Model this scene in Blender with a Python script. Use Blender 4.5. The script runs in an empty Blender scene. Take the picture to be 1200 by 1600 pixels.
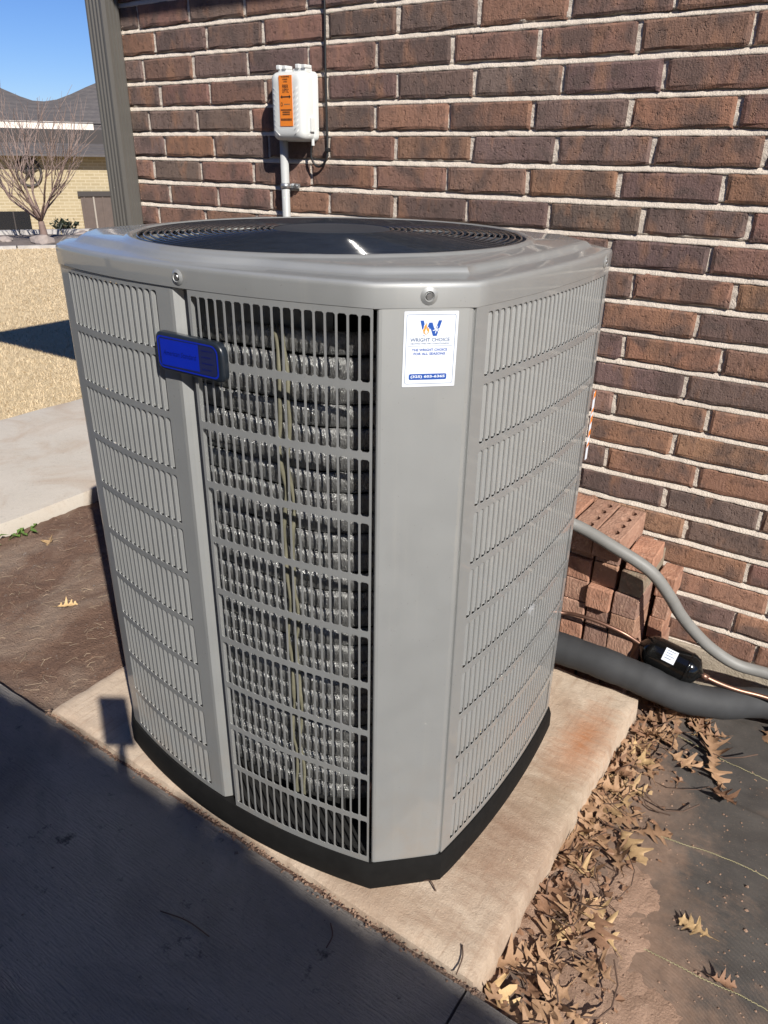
import bpy, bmesh, math, random
import numpy as np
from mathutils import Vector, Matrix, noise as mnoise
random.seed(7); rng = np.random.default_rng(7)
R = math.radians
scn = bpy.context.scene
COL = scn.collection
# ---------------------------------------------------------------- camera, sky, sun, exposure
cam = bpy.data.cameras.new('camera'); camo = bpy.data.objects.new('camera', cam); COL.objects.link(camo)
def cam_axes(yaw, pit, rol):
    cy, sy = math.cos(yaw), math.sin(yaw)
    f = Vector((-sy*math.cos(pit), cy*math.cos(pit), -math.sin(pit))); r = Vector((cy, sy, 0)); u = r.cross(f)
    c, s = math.cos(rol), math.sin(rol)
    return c*r+s*u, -s*r+c*u, f
r_, u_, f_ = cam_axes(0.594722, 0.444181, 0.0162007)
CAM = Vector((1.72214, -2.06745, 1.35780))
m = Matrix((r_, u_, -f_)).transposed().to_4x4(); m.translation = CAM
camo.matrix_world = m
cam.sensor_fit = 'VERTICAL'; cam.sensor_height = 36.0; cam.sensor_width = 27.0
cam.lens = 1166.54/1600*36; cam.clip_start = 0.02; cam.clip_end = 2000
FWD = f_.copy(); cam.dof.use_dof = False
scn.camera = camo
SUN = Vector((1.62, -1.0, 1.42)).normalized()          # towards the sun
el = math.asin(SUN.z); az = math.atan2(SUN.x, SUN.y)
w = bpy.data.worlds.new('World'); scn.world = w; w.use_nodes = True
nt = w.node_tree; nt.nodes.clear()
sky = nt.nodes.new('ShaderNodeTexSky'); sky.sky_type = 'NISHITA'; sky.sun_disc = False
sky.sun_elevation = el; sky.sun_rotation = az; sky.altitude = 500; sky.air_density = 1.0; sky.dust_density = 0.0; sky.ozone_density = 3.5
bg = nt.nodes.new('ShaderNodeBackground'); bg.inputs[1].default_value = 0.069
wo = nt.nodes.new('ShaderNodeOutputWorld')
hs = nt.nodes.new('ShaderNodeHueSaturation'); hs.inputs['Saturation'].default_value = 1.12
nt.links.new(sky.outputs[0], hs.inputs['Color']); tn_ = nt.nodes.new('ShaderNodeMix'); tn_.data_type = 'RGBA'; tn_.blend_type = 'MULTIPLY'; tn_.inputs[0].default_value = 1.0; tn_.inputs[7].default_value = (.61, .71, 1.0, 1)
nt.links.new(hs.outputs[0], tn_.inputs[6]); nt.links.new(tn_.outputs[2], bg.inputs[0]); nt.links.new(bg.outputs[0], wo.inputs[0])
sd = bpy.data.lights.new('sun', 'SUN'); sd.energy = 5.0; sd.angle = R(0.53); sd.color = (1.0, 0.955, 0.88)
so = bpy.data.objects.new('sun', sd); COL.objects.link(so)
so.rotation_euler = SUN.to_track_quat('Z', 'Y').to_euler(); so.location = (6, -6, 8)
scn.view_settings.view_transform = 'Standard'; scn.view_settings.look = 'None'
scn.view_settings.exposure = 0.56; scn.view_settings.gamma = 1.0; scn.view_settings.use_curve_mapping = False
scn.cycles.max_bounces = 8; scn.cycles.sample_clamp_indirect = 0.0; scn.cycles.blur_glossy = 0.15; scn.cycles.caustics_reflective = True

# ---------------------------------------------------------------- helpers
def lin(r, g, b):
    f = lambda c: (c/12.92 if c <= .04045 else ((c+.055)/1.055)**2.4)
    return (f(r/255), f(g/255), f(b/255), 1.0)
class MT:
    """small node-graph builder"""
    def __init__(s, name, rough=0.7, metal=0.0, spec=0.5):
        s.m = bpy.data.materials.new(name); s.m.use_nodes = True; s.t = s.m.node_tree
        s.b = s.t.nodes['Principled BSDF']
        s.b.inputs['Roughness'].default_value = rough; s.b.inputs['Metallic'].default_value = metal
        s.b.inputs['Specular IOR Level'].default_value = spec
        s._c = None
    def n(s, typ, **kw):
        nd = s.t.nodes.new(typ)
        for k, v in kw.items(): setattr(nd, k, v)
        return nd
    def put(s, sock, v):
        if hasattr(v, 'is_output'): s.t.links.new(v, sock)
        elif isinstance(v, (int, float)) : sock.default_value = v
        else: sock.default_value = v if len(v) == 4 or sock.type == 'VECTOR' else (*v, 1)
    def coord(s, kind='Object', scale=(1, 1, 1), rnd=False):
        tc = s.n('ShaderNodeTexCoord'); o = tc.outputs[kind]
        if kind == 'World':
            pass
        mp = s.n('ShaderNodeMapping'); mp.inputs['Scale'].default_value = scale
        s.t.links.new(o, mp.inputs['Vector'])
        if rnd:
            oi = s.n('ShaderNodeObjectInfo'); mu = s.n('ShaderNodeMath', operation='MULTIPLY'); mu.inputs[1].default_value = 53.0
            s.t.links.new(oi.outputs['Random'], mu.inputs[0]); cb = s.n('ShaderNodeCombineXYZ')
            for i in range(3): s.t.links.new(mu.outputs[0], cb.inputs[i])
            s.t.links.new(cb.outputs[0], mp.inputs['Location'])
        return mp.outputs[0]
    def world(s, scale=(1, 1, 1)):
        g = s.n('ShaderNodeNewGeometry'); mp = s.n('ShaderNodeMapping'); mp.inputs['Scale'].default_value = scale
        s.t.links.new(g.outputs['Position'], mp.inputs['Vector']); return mp.outputs[0]
    def noise(s, vec, scale=5, detail=4, rough=.6, dist=0.0, out='Fac'):
        nd = s.n('ShaderNodeTexNoise'); nd.inputs['Scale'].default_value = scale; nd.inputs['Detail'].default_value = detail
        nd.inputs['Roughness'].default_value = rough; nd.inputs['Distortion'].default_value = dist
        s.t.links.new(vec, nd.inputs['Vector']); return nd.outputs[out]
    def voro(s, vec, scale=5, feature='F1', out='Distance'):
        nd = s.n('ShaderNodeTexVoronoi', feature=feature); nd.inputs['Scale'].default_value = scale
        s.t.links.new(vec, nd.inputs['Vector']); return nd.outputs[out]
    def wave(s, vec, scale=5, dist=0., dscale=1., dirn='X'):
        nd = s.n('ShaderNodeTexWave', bands_direction=dirn); nd.inputs['Scale'].default_value = scale
        nd.inputs['Distortion'].default_value = dist; nd.inputs['Detail Scale'].default_value = dscale
        s.t.links.new(vec, nd.inputs['Vector']); return nd.outputs['Fac']
    def ramp(s, fac, stops):
        nd = s.n('ShaderNodeValToRGB'); e = nd.color_ramp.elements
        while len(e) < len(stops): e.new(.5)
        for el_, (p, c) in zip(e, stops):
            el_.position = p; el_.color = c if not isinstance(c, (int, float)) else (c, c, c, 1)
        s.put(nd.inputs[0], fac); return nd.outputs[0]
    def mix(s, fac, a, b, mode='MIX'):
        nd = s.n('ShaderNodeMix', data_type='RGBA', blend_type=mode); nd.clamp_factor = True
        s.put(nd.inputs[0], fac); s.put(nd.inputs[6], a); s.put(nd.inputs[7], b); return nd.outputs[2]
    def math(s, op, a, b=0.0, clamp=False):
        nd = s.n('ShaderNodeMath', operation=op); nd.use_clamp = clamp; s.put(nd.inputs[0], a); s.put(nd.inputs[1], b); return nd.outputs[0]
    def color(s, v): s.put(s.b.inputs['Base Color'], v); return s
    def roughness(s, v): s.put(s.b.inputs['Roughness'], v); return s
    def bump(s, h, strength=.3, dist=.01):
        nd = s.n('ShaderNodeBump'); nd.inputs['Strength'].default_value = strength; nd.inputs['Distance'].default_value = dist
        s.put(nd.inputs['Height'], h); s.t.links.new(nd.outputs[0], s.b.inputs['Normal']); return s
def flat(name, c, rough=.6, metal=0., spec=.5, var=.12, scale=30, bump=0.):
    """plain material with a little mottling so that nothing is a flat fill"""
    t = MT(name, rough, metal, spec); v = t.coord('Object'); nz = t.noise(v, scale, 4)
    t.color(t.mix(nz, tuple(x*(1-var) for x in c[:3]), tuple(min(1, x*(1+var)) for x in c[:3])))
    if bump: t.bump(nz, bump, .004)
    return t.m

M = {}; GZ0 = -.08
# paint of the cabinet: taupe-grey, semi-gloss
t = MT('cabinet_paint', .32, 0, .5); v = t.world()
dust = t.noise(v, 6, 5, .6); fine = t.noise(v, 180, 2)
c = t.mix(dust, (.305, .310, .306), (.332, .336, .331)); sx = t.n('ShaderNodeSeparateXYZ'); g = t.n('ShaderNodeNewGeometry'); t.t.links.new(g.outputs['Position'], sx.inputs[0])
low = t.math('SUBTRACT', 1.0, t.math('MULTIPLY', sx.outputs['Z'], 2.6), True); spl = t.math('MULTIPLY', low, t.ramp(t.noise(v, 16, 5, .7), [(.42, 0.), (.7, .45)])); c = t.mix(spl, c, (.34, .27, .20))   # soil splashed up by rain
stk = t.ramp(t.noise(t.world((38, 38, 1.6)), 1.0, 4, .6), [(.58, 0.), (.72, .22)]); c = t.mix(stk, c, (.40, .39, .365)); c = t.mix(t.ramp(t.noise(v, 240, 2, .5), [(.71, 0.), (.76, .5)]), c, (.20, .19, .17)); t.color(c)
t.roughness(t.ramp(t.noise(v, 14, 4), [(.3, .52), (.75, .62)])); t.b.inputs['Metallic'].default_value = .50; t.b.inputs['Coat Weight'].default_value = .8; t.b.inputs['Coat Roughness'].default_value = .05; t.b.inputs['Coat IOR'].default_value = 1.45; t.bump(t.noise(v, 9, 2), .02, .01); M['paint'] = t.m
M['base'] = flat('black_base_plastic', (.0075, .0072, .007), .8, spec=.15, var=.5, scale=40, bump=.2)
M['black'] = flat('painted_inside_dark', (.004, .004, .004), .9, var=.1)  # near-black that paints in the darkness inside the cabinet
t = MT('coated_fan_wire', .09, 0, .6); t.color(t.mix(t.noise(t.world(), 30, 3), (.010, .012, .016), (.020, .024, .032))); M['wire'] = t.m
t = MT('spine_fin_aluminium', .34, .8, .5); v = t.coord('Object', (1, 1, .16), True)
spk = t.noise(v, 520, 2, .7); cl = t.noise(v, 30, 4, .6)
t.color(t.mix(spk, (.05, .05, .05), (.56, .56, .55))); t.roughness(t.ramp(cl, [(.35, .24), (.7, .46)])); t.bump(spk, 1.0, .004); M['coil'] = t.m
M['hub'] = flat('matte_hub_coating', (.022, .026, .034), .62, var=.15)
M['tie'] = flat('olive_tie_strip', (.125, .118, .080), .6, var=.35, scale=60, bump=.3)
t = MT('copper', .42, .85); t.color(t.mix(t.noise(t.world(), 25, 4), (.19, .095, .065), (.33, .20, .15))); M['copper'] = t.m
M['zinc'] = flat('zinc_screw', (.30, .30, .30), .35, .9, var=.2)
M['badge'] = flat('dark_badge_plastic', (.012, .016, .022), .3, var=.2)
M['blue'] = flat('badge_blue', (.004, .018, .31), .28, var=.08, scale=50)
M['blue_dark'] = flat('badge_blue_print', (.002, .006, .09), .35, var=.1)
M['navy'] = flat('badge_navy_print', (.012, .016, .06), .35, var=.2)
M['sheet_white'] = flat('sticker_white', (.63, .66, .72), .35, var=.02)
M['ink_blue'] = flat('sticker_blue_ink', (.012, .07, .32), .4, var=.05)
M['ink_grey'] = flat('sticker_grey_ink', (.03, .075, .17), .4, var=.05)
M['ink_orange'] = flat('sticker_orange_ink', (.85, .27, .04), .4, var=.15, scale=120)
M['ink_black'] = flat('black_ink', (.015, .012, .01), .5, var=.1)
M['ink_amber'] = flat('orange_label', (.72, .20, .02), .45, var=.06)
M['box_white'] = flat('white_box_plastic', (.56, .57, .56), .45, var=.04, scale=25)
M['conduit'] = flat('grey_pvc_conduit', (.36, .365, .36), .5, var=.12, scale=18, bump=.05)
M['liquid'] = flat('grey_flexible_conduit', (.185, .182, .172), .55, var=.28, scale=14, bump=.12)
M['foam'] = flat('black_pipe_foam', (.028, .029, .031), .75, var=.45, scale=14, bump=.15)
M['gloss_black'] = flat('gloss_black_enamel', (.004, .004, .004), .12, var=.1)
M['cable'] = flat('black_cable', (.010, .010, .011), .5)
M['steel'] = flat('galvanised_clamp', (.42, .43, .44), .35, .8)
# downspout paint
t = MT('downspout_paint', .3); t.color(t.mix(t.noise(t.coord('Object', (6, 6, 1)), 5, 4), (.078, .073, .066), (.102, .096, .087))); M['spout'] = t.m
# wall bricks
def brick_mat(name, sat=1.0):
    t = MT(name, .88, 0, .25); oi = t.n('ShaderNodeObjectInfo'); base = oi.outputs['Color']
    v = t.coord('Object', (1, 1, 1), True)
    patch = t.noise(v, 9, 3, .55, .6)
    c = t.mix(t.ramp(patch, [(.47, 0.), (.62, .75)]), base, (.105, .078, .070))
    warm = t.noise(t.coord('Object', (1.0, 1, .45), True), 17, 3, .6)
    c = t.mix(t.ramp(warm, [(.52, 0.), (.70, .7)]), c, (.32, .17, .105))
    vs = t.coord('Object', (1, 1, .24), True); st = t.noise(vs, 70, 5, .7)
    fine = t.noise(v, 240, 3, .7)
    c = t.mix(t.math('MULTIPLY', st, .26), c, (.06, .036, .03), 'MIX')
    c = t.mix(t.ramp(fine, [(.62, 0.), (.78, .45)]), c, (.42, .30, .20))
    dirt = t.noise(v, 55, 3)
    c = t.mix(t.ramp(dirt, [(.3, .45), (.45, 0.)]), c, (.045, .028, .022))
    t.color(c)
    h = t.math('ADD', t.math('MULTIPLY', st, .7), t.math('ADD', t.math('MULTIPLY', fine, .6), t.ramp(t.noise(v, 85, 3, .7), [(.30, 0.), (.42, .8)])))
    t.bump(h, .75, .006); return t.m
M['brick'] = brick_mat('wall_brick')
t = MT('pale_mortar', .95, 0, .1); v = t.world()
c = t.mix(t.noise(v, 60, 5, .7), (.56, .485, .41), (.72, .635, .545)); c = t.mix(t.ramp(t.noise(v, 7, 3), [(.5, 0.), (.75, .4)]), c, (.42, .35, .285))
t.color(c); t.bump(t.noise(v, 210, 4, .75), .9, .006); M['mortar'] = t.m
# loose salmon bricks
t = MT('loose_brick_clay', .9, 0, .2); oi = t.n('ShaderNodeObjectInfo'); v = t.coord('Object', (1, 1, 1), True)
c = t.mix(t.ramp(t.noise(v, 14, 4, .6, .8), [(.45, 0.), (.7, .7)]), oi.outputs['Color'], (.17, .085, .06))
c = t.mix(t.ramp(t.noise(v, 60, 3, .7), [(.55, 0.), (.72, .55)]), c, (.50, .33, .24)); t.color(c)
wv = t.wave(v, 26, 9, 2.2); t.bump(t.math('ADD', t.math('MULTIPLY', wv, .6), t.noise(v, 120, 3)), .35, .0035); M['loose'] = t.m
# concretes
def concrete(name, a, b, stain, bumps=.5, rust=False, broom=False):
    t = MT(name, .9, 0, .2); v = t.world()
    c = t.mix(t.noise(v, 3.2, 6, .65), a, b)
    c = t.mix(t.ramp(t.noise(v, 2.1, 5, .6, 1.5), [(.48, 0.), (.72, .8)]), c, stain)
    c = t.mix(t.ramp(t.noise(v, 75, 4, .75), [(.57, 0.), (.75, .55)]), c, tuple(x*.55 for x in a))
    c = t.mix(t.ramp(t.noise(v, 320, 2, .7), [(.60, 0.), (.75, .4)]), c, tuple(min(1, x*1.35) for x in b))
    if rust:                                           # long rust-brown soil stains washed off the unit, soaked into the slab
        for (cx, cy, sx, sy, col, k) in ((1.318, -.56, 13, 4.2, (.36, .155, .07), .9), (1.30, -.92, 6.2, 2.9, (.22, .135, .09), .85), (1.16, -1.20, 4, 11, (.27, .18, .12), .6), (1.33, -.75, 9, 7, (.30, .24, .17), .5)):
            g = t.n('ShaderNodeNewGeometry'); sb = t.n('ShaderNodeVectorMath', operation='SUBTRACT'); t.t.links.new(g.outputs['Position'], sb.inputs[0]); sb.inputs[1].default_value = (cx, cy, 0)
            ms = t.n('ShaderNodeVectorMath', operation='MULTIPLY'); t.t.links.new(sb.outputs[0], ms.inputs[0]); ms.inputs[1].default_value = (sx, sy, 0)
            ln = t.n('ShaderNodeVectorMath', operation='LENGTH'); t.t.links.new(ms.outputs[0], ln.inputs[0])
            d = t.math('ADD', ln.outputs['Value'], t.math('MULTIPLY', t.noise(t.world((1, 3.0, 1)), 11, 5, .7), 1.5))
            c = t.mix(t.ramp(d, [(.45, k), (.98, 0.)]) if False else t.math('MULTIPLY', t.math('SUBTRACT', 1.75, d, True), k), c, col)
        sc = t.noise(t.world((60, 6, 1)), 1.2, 5, .7, .3)
        c = t.mix(t.ramp(sc, [(.52, 0.), (.72, .5)]), c, (.27, .175, .12)); c = t.mix(t.ramp(t.noise(t.world((10, 55, 1)), 1.5, 5, .75, .5), [(.55, 0.), (.72, .45)]), c, (.27, .185, .135))
    t.color(c)
    h = t.math('ADD', t.noise(v, 40, 6, .7), t.math('MULTIPLY', t.noise(v, 260, 3, .7), .5))
    if broom:
        c = t.mix(t.ramp(t.noise(v, 11, 5, .75), [(.62, 0.), (.70, .8)]), c, (.035, .032, .030)); t.color(c)
        h = t.math('ADD', h, t.math('MULTIPLY', t.noise(t.world((8, 90, 1)), 3.0, 4, .6, .4), .9))
    t.bump(h, bumps, .006); return t.m
M['pad'] = concrete('pad_concrete', (.40, .315, .235), (.56, .455, .355), (.33, .23, .16), .55, True)
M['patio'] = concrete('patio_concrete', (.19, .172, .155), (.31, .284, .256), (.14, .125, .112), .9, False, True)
M['walk'] = concrete('walk_concrete', (.40, .36, .31), (.52, .475, .42), (.36, .27, .20), .3)
M['footing'] = concrete('footing_concrete', (.34, .29, .225), (.50, .43, .34), (.28, .22, .16), 1.0)
# soils
t = MT('red_soil', .97, 0, .1); v = t.world()
c = t.mix(t.noise(v, 5, 6, .7), (.125, .074, .055), (.25, .16, .118)); c = t.mix(t.ramp(t.noise(v, 2.6, 4, .6, .8), [(.46, 0.), (.64, .85)]), c, (.30, .225, .175))
c = t.mix(t.ramp(t.noise(v, 70, 4, .7), [(.60, 0.), (.74, .7)]), c, (.36, .26, .19)); t.color(c)
t.bump(t.math('ADD', t.noise(v, 60, 6, .7), t.noise(v, 220, 3)), 1.0, .012); M['soil'] = t.m
t = MT('sandy_dirt', .97, 0, .1); v = t.world()
c = t.mix(t.noise(v, 8, 6, .7), (.25, .155, .108), (.41, .28, .205)); c = t.mix(t.ramp(t.noise(v, 130, 3, .7), [(.60, 0.), (.75, .6)]), c, (.44, .33, .25)); t.color(c)
t.bump(t.noise(v, 140, 5, .75), .9, .008); M['dirt'] = t.m
t = MT('woven_black_fabric', .8, 0, .25); v = t.world()
we = t.math('MULTIPLY', t.wave(t.world((1, 1, 1)), 150, .6, 3, 'X'), t.wave(t.world((1, 1, 1)), 150, .6, 3, 'Y'))
du = t.noise(v, 4.5, 6, .7, .5); du2 = t.noise(t.world((14, 60, 1)), 2.5, 4, .7)
c = t.mix(t.ramp(du, [(.30, 0.), (.72, .85)]), (.045, .044, .044), (.135, .122, .110))
c = t.mix(t.math('MULTIPLY', du2, .35), c, (.13, .105, .088)); c = t.mix(t.ramp(t.noise(v, 240, 2, .7), [(.62, 0.), (.72, .5)]), c, (.22, .16, .12)); c = t.mix(t.ramp(t.noise(v, 3, 5, .7), [(.58, 0.), (.7, .5)]), c, (.16, .105, .075))
for (cx, cy, rx, ry, kk) in ((1.52, -.93, .20, .26, .9), (1.62, -1.13, .26, .20, 1.0), (1.50, -.62, .14, .20, .7), (1.42, -.6, .09, .7, .8)):   # soil dust trodden into the weave
    g = t.n('ShaderNodeNewGeometry'); sb = t.n('ShaderNodeVectorMath', operation='SUBTRACT'); t.t.links.new(g.outputs['Position'], sb.inputs[0]); sb.inputs[1].default_value = (cx, cy, GZ0)
    ms = t.n('ShaderNodeVectorMath', operation='MULTIPLY'); t.t.links.new(sb.outputs[0], ms.inputs[0]); ms.inputs[1].default_value = (1/rx, 1/ry, 0)
    ln = t.n('ShaderNodeVectorMath', operation='LENGTH'); t.t.links.new(ms.outputs[0], ln.inputs[0])
    d = t.math('ADD', ln.outputs['Value'], t.math('MULTIPLY', t.math('SUBTRACT', t.noise(v, 9, 6, .75), .5), 2.6))
    c = t.mix(t.math('MULTIPLY', t.math('SUBTRACT', 1.35, d, True), kk), c, t.mix(t.noise(v, 60, 4, .7), (.17, .105, .072), (.36, .25, .185)))
t.color(c); t.bump(t.math('ADD', we, du), .6, .004); M['fabric'] = t.m
M['thread'] = flat('yellow_marker_thread', (.28, .25, .14), .7, var=.3)
# leaves, twigs, grass
def leaf_mat(name, a, b):
    t = MT(name, .62, 0, .35); v = t.coord('Object', (1, 1, 1), True)
    oi = t.n('ShaderNodeObjectInfo')
    c = t.mix(t.noise(v, 26, 4, .6), a, b); c = t.mix(t.math('MULTIPLY', oi.outputs['Random'], .5), c, (.14, .075, .045))
    c = t.mix(t.ramp(t.noise(v, 90, 3), [(.58, 0.), (.75, .5)]), c, (.08, .04, .025)); t.color(c); t.bump(t.noise(v, 120, 3), .4, .002)
    return t.m
M['leaf'] = leaf_mat('dry_oak_leaf', (.28, .165, .092), (.43, .27, .158))
M['leaf_dark'] = leaf_mat('dark_oak_leaf', (.20, .105, .062), (.32, .185, .11))
M['leaf_gold'] = leaf_mat('golden_oak_leaf', (.46, .30, .14), (.62, .44, .235))
M['twig'] = flat('brown_twig', (.085, .050, .034), .85, var=.35)
M['straw'] = flat('straw', (.33, .25, .175), .85, var=.3)
M['pebble'] = flat('salmon_pebble', (.38, .22, .15), .85, var=.25, bump=.3)
t = MT('dry_turf', .95, 0, .1); v = t.world()
c = t.mix(t.noise(v, 1.6, 5, .65), (.54, .415, .25), (.64, .51, .325)); c = t.mix(t.ramp(t.noise(v, 45, 4, .7), [(.5, 0.), (.72, .3)]), c, (.42, .31, .18)); t.color(c); t.bump(t.noise(v, 60, 4, .7), .8, .03); M['turf'] = t.m
t = MT('dry_grass_blade', .8, 0, .2); v = t.world(); c = t.mix(t.noise(v, 3, 4, .7), (.58, .455, .29), (.68, .55, .37)); c = t.mix(t.ramp(t.noise(v, 120, 2), [(.5, 0.), (.7, .25)]), c, (.47, .36, .215)); t.color(c); M['blade'] = t.m
M['dark_leaf'] = flat('dark_evergreen_leaf', (.020, .028, .014), .6, var=.3)
M['green'] = flat('green_weed', (.10, .17, .035), .6, var=.3)
M['bark'] = flat('red_brown_bark', (.17, .115, .095), .8, var=.35, scale=14, bump=.3)
M['twigs'] = flat('thin_bare_twig', (.20, .145, .125), .8, var=.3, scale=8)
M['mulch'] = flat('grey_mulch', (.13, .105, .09), .95, var=.45, scale=9, bump=.8)
M['curb'] = concrete('bed_curb_concrete', (.36, .335, .31), (.46, .435, .41), (.28, .25, .22), .3)
M['rock'] = flat('garden_rock', (.27, .225, .20), .9, var=.3, scale=9, bump=.6)
# neighbour house
t = MT('tan_brick_wall', .9, 0, .2); v = t.coord('Object')
br = t.n('ShaderNodeTexBrick'); br.inputs['Color1'].default_value = (.30, .245, .150, 1); br.inputs['Color2'].default_value = (.35, .29, .185, 1); br.inputs['Mortar'].default_value = (.40, .34, .235, 1)
br.inputs['Scale'].default_value = 1.0; br.inputs['Mortar Size'].default_value = .012; br.inputs['Brick Width'].default_value = .25; br.inputs['Row Height'].default_value = .081
rot = t.n('ShaderNodeMapping'); rot.inputs['Rotation'].default_value = (R(-90), 0, 0); t.t.links.new(v, rot.inputs['Vector']); t.t.links.new(rot.outputs[0], br.inputs['Vector'])
t.color(br.outputs['Color']); M['tanwall'] = t.m
t = MT('grey_shingles', .92, 0, .15); v = t.coord('Object')
wv = t.wave(v, 3.2, .3, 3, 'Z'); nz = t.noise(t.coord('Object', (3, 3, 9)), 2.5, 4, .7)
t.color(t.mix(t.math('MULTIPLY', nz, 1.0), (.055, .052, .055), (.125, .112, .108))); t.bump(wv, .5, .02); M['shingle'] = t.m
M['fascia'] = flat('cream_fascia', (.66, .58, .50), .6, var=.08, scale=4)
M['dark_window'] = flat('dark_window_glass', (.012, .013, .016), .15, var=.3)
M['door_wood'] = flat('brown_garden_door', (.085, .062, .052), .7, var=.3, scale=6)
M['iron'] = flat('dark_iron', (.03, .024, .022), .6)
M['trim'] = flat('taupe_trim_paint', (.27, .24, .205), .55, var=.08, scale=4)
M['porch_wood'] = flat('porch_timber', (.30, .22, .15), .75, var=.2, scale=5)

def link(name, me, mat=None, parent=None, smooth=False, loc=None):
    o = bpy.data.objects.new(name, me); COL.objects.link(o)
    if mat is not None and len(me.materials) == 0: me.materials.append(mat)
    if parent is not None: o.parent = parent
    if loc is not None: o.location = loc
    return o
def wloc(o):
    v = Vector((0, 0, 0))
    while o is not None: v += o.location; o = o.parent
    return v
def mesh(name, verts, faces, mat, parent=None, smooth=False, own_origin=None):
    """world-space vertices -> object (shifted to its parent's or its own origin)"""
    org = Vector(own_origin) if own_origin is not None else (wloc(parent) if parent is not None else Vector((0, 0, 0)))
    V = np.asarray(verts, float).reshape(-1, 3) - np.array(org)
    me = bpy.data.meshes.new(name); me.from_pydata(V.tolist(), [], [tuple(f) for f in faces]); me.update()
    if smooth: me.polygons.foreach_set('use_smooth', [True]*len(me.polygons))
    o = link(name, me, mat, parent)
    if own_origin is not None: o.location = Vector(own_origin) - (wloc(parent) if parent is not None else Vector((0, 0, 0)))
    return o
def empty(name, loc, label, cat, group=None):
    o = bpy.data.objects.new(name, None); COL.objects.link(o); o.location = loc; o.empty_display_size = .1
    tag(o, label, cat, group); return o
def tag(o, label=None, cat=None, group=None, kind=None):
    if label: o['label'] = label
    if cat: o['category'] = cat
    if group: o['group'] = group
    if kind: o['kind'] = kind
    return o
class G:
    """geometry collector"""
    def __init__(s): s.v = []; s.f = []
    def add(s, v, f):
        b = len(s.v); s.v += [tuple(p) for p in v]; s.f += [tuple(i+b for i in q) for q in f]; return s
    def box(s, x0, y0, z0, x1, y1, z1):
        return s.add([(x0,y0,z0),(x1,y0,z0),(x1,y1,z0),(x0,y1,z0),(x0,y0,z1),(x1,y0,z1),(x1,y1,z1),(x0,y1,z1)],
                     [(0,3,2,1),(4,5,6,7),(0,1,5,4),(1,2,6,5),(2,3,7,6),(3,0,4,7)])
    def tube(s, pts, rad, n=8, cap=True, closed=False, squash=1.0):
        P = [Vector(p) for p in pts]; N = len(P); rads = rad if isinstance(rad, (list, tuple)) else [rad]*N
        V = []; ref = None
        for i, p in enumerate(P):
            if closed: d = P[(i+1) % N]-P[i-1]
            else: d = P[min(i+1, N-1)]-P[max(i-1, 0)]
            d.normalize()
            if ref is None: ref = Vector((0, 0, 1)) if abs(d.z) < .9 else Vector((1, 0, 0))
            a = ref - d*ref.dot(d)
            if a.length < 1e-6: a = d.orthogonal()
            a.normalize(); ref = a; b = d.cross(a)
            for k in range(n):
                t_ = 2*math.pi*k/n; V.append(p+(a*math.cos(t_)+b*math.sin(t_)*squash)*rads[i])
        F = []
        for i in range(N if closed else N-1):
            j = (i+1) % N
            for k in range(n):
                k2 = (k+1) % n; F.append((i*n+k, i*n+k2, j*n+k2, j*n+k))
        if cap and not closed: F.append(tuple(range(n-1, -1, -1))); F.append(tuple((N-1)*n+k for k in range(n)))
        return s.add(V, F)
    def out(s, name, mat, parent=None, smooth=False, own_origin=None): return mesh(name, s.v, s.f, mat, parent, smooth, own_origin)
def spline(pts, n=10):
    """Catmull-Rom"""
    P = [np.array(p, float) for p in pts]; P = [2*P[0]-P[1]]+P+[2*P[-1]-P[-2]]; out = []
    for i in range(1, len(P)-2):
        for k in range(n):
            t_ = k/n; a, b, c, d = P[i-1:i+3]
            out.append(.5*((2*b)+(-a+c)*t_+(2*a-5*b+4*c-d)*t_**2+(-a+3*b-3*c+d)*t_**3))
    out.append(P[-2]); return [tuple(p) for p in out]
def bevel(o, wd=.004, seg=2, ang=40):
    b = o.modifiers.new('bevel', 'BEVEL'); b.width = wd; b.segments = seg; b.limit_method = 'ANGLE'; b.angle_limit = R(ang); return o
def smooth(o, ang=40):
    me = o.data; me.polygons.foreach_set('use_smooth', [True]*len(me.polygons))
    try: me.set_sharp_from_angle(angle=R(ang))
    except Exception: pass
    return o
def fbm(X, Y, sc, seed=0.0, octv=4):
    out = np.zeros(len(X))
    for i in range(len(X)): out[i] = mnoise.fractal(Vector((X[i]*sc+seed, Y[i]*sc-seed, seed*.37)), .8, 2.1, octv)
    return out
def grid_mesh(x0, x1, y0, y1, step, zf):
    nx = max(2, int((x1-x0)/step)+1); ny = max(2, int((y1-y0)/step)+1)
    xs = np.linspace(x0, x1, nx); ys = np.linspace(y0, y1, ny); XX, YY = np.meshgrid(xs, ys); X = XX.ravel(); Y = YY.ravel()
    Z = zf(X, Y); V = np.stack([X, Y, Z], -1)
    F = [(j*nx+i, j*nx+i+1, (j+1)*nx+i+1, (j+1)*nx+i) for j in range(ny-1) for i in range(nx-1)]
    return V, F

# ================================================================= LARGE STRUCTURE
GZ = -.08
DIRF = np.array([-.835, .55]); DIRE = np.array([.55, .835])
def lawn_z(X, Y):
    s = (X-CAM.x)*DIRF[0]+(Y-CAM.y)*DIRF[1]
    t_ = np.clip((s-16.2)/5.0, 0, 1); return -.115-1.25*(t_*t_*(3-2*t_))
V1, F1 = grid_mesh(-60, 40, -40, 60, 1.0, lawn_z)
tag(mesh('lawn', V1, F1, M['turf'], smooth=True), kind='structure')
V2 = [(-900, -900, -1.6), (900, -900, -1.6), (900, 900, -1.6), (-900, 900, -1.6)]
tag(mesh('terrain', V2, [(0, 1, 2, 3)], M['turf']), kind='structure')
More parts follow.
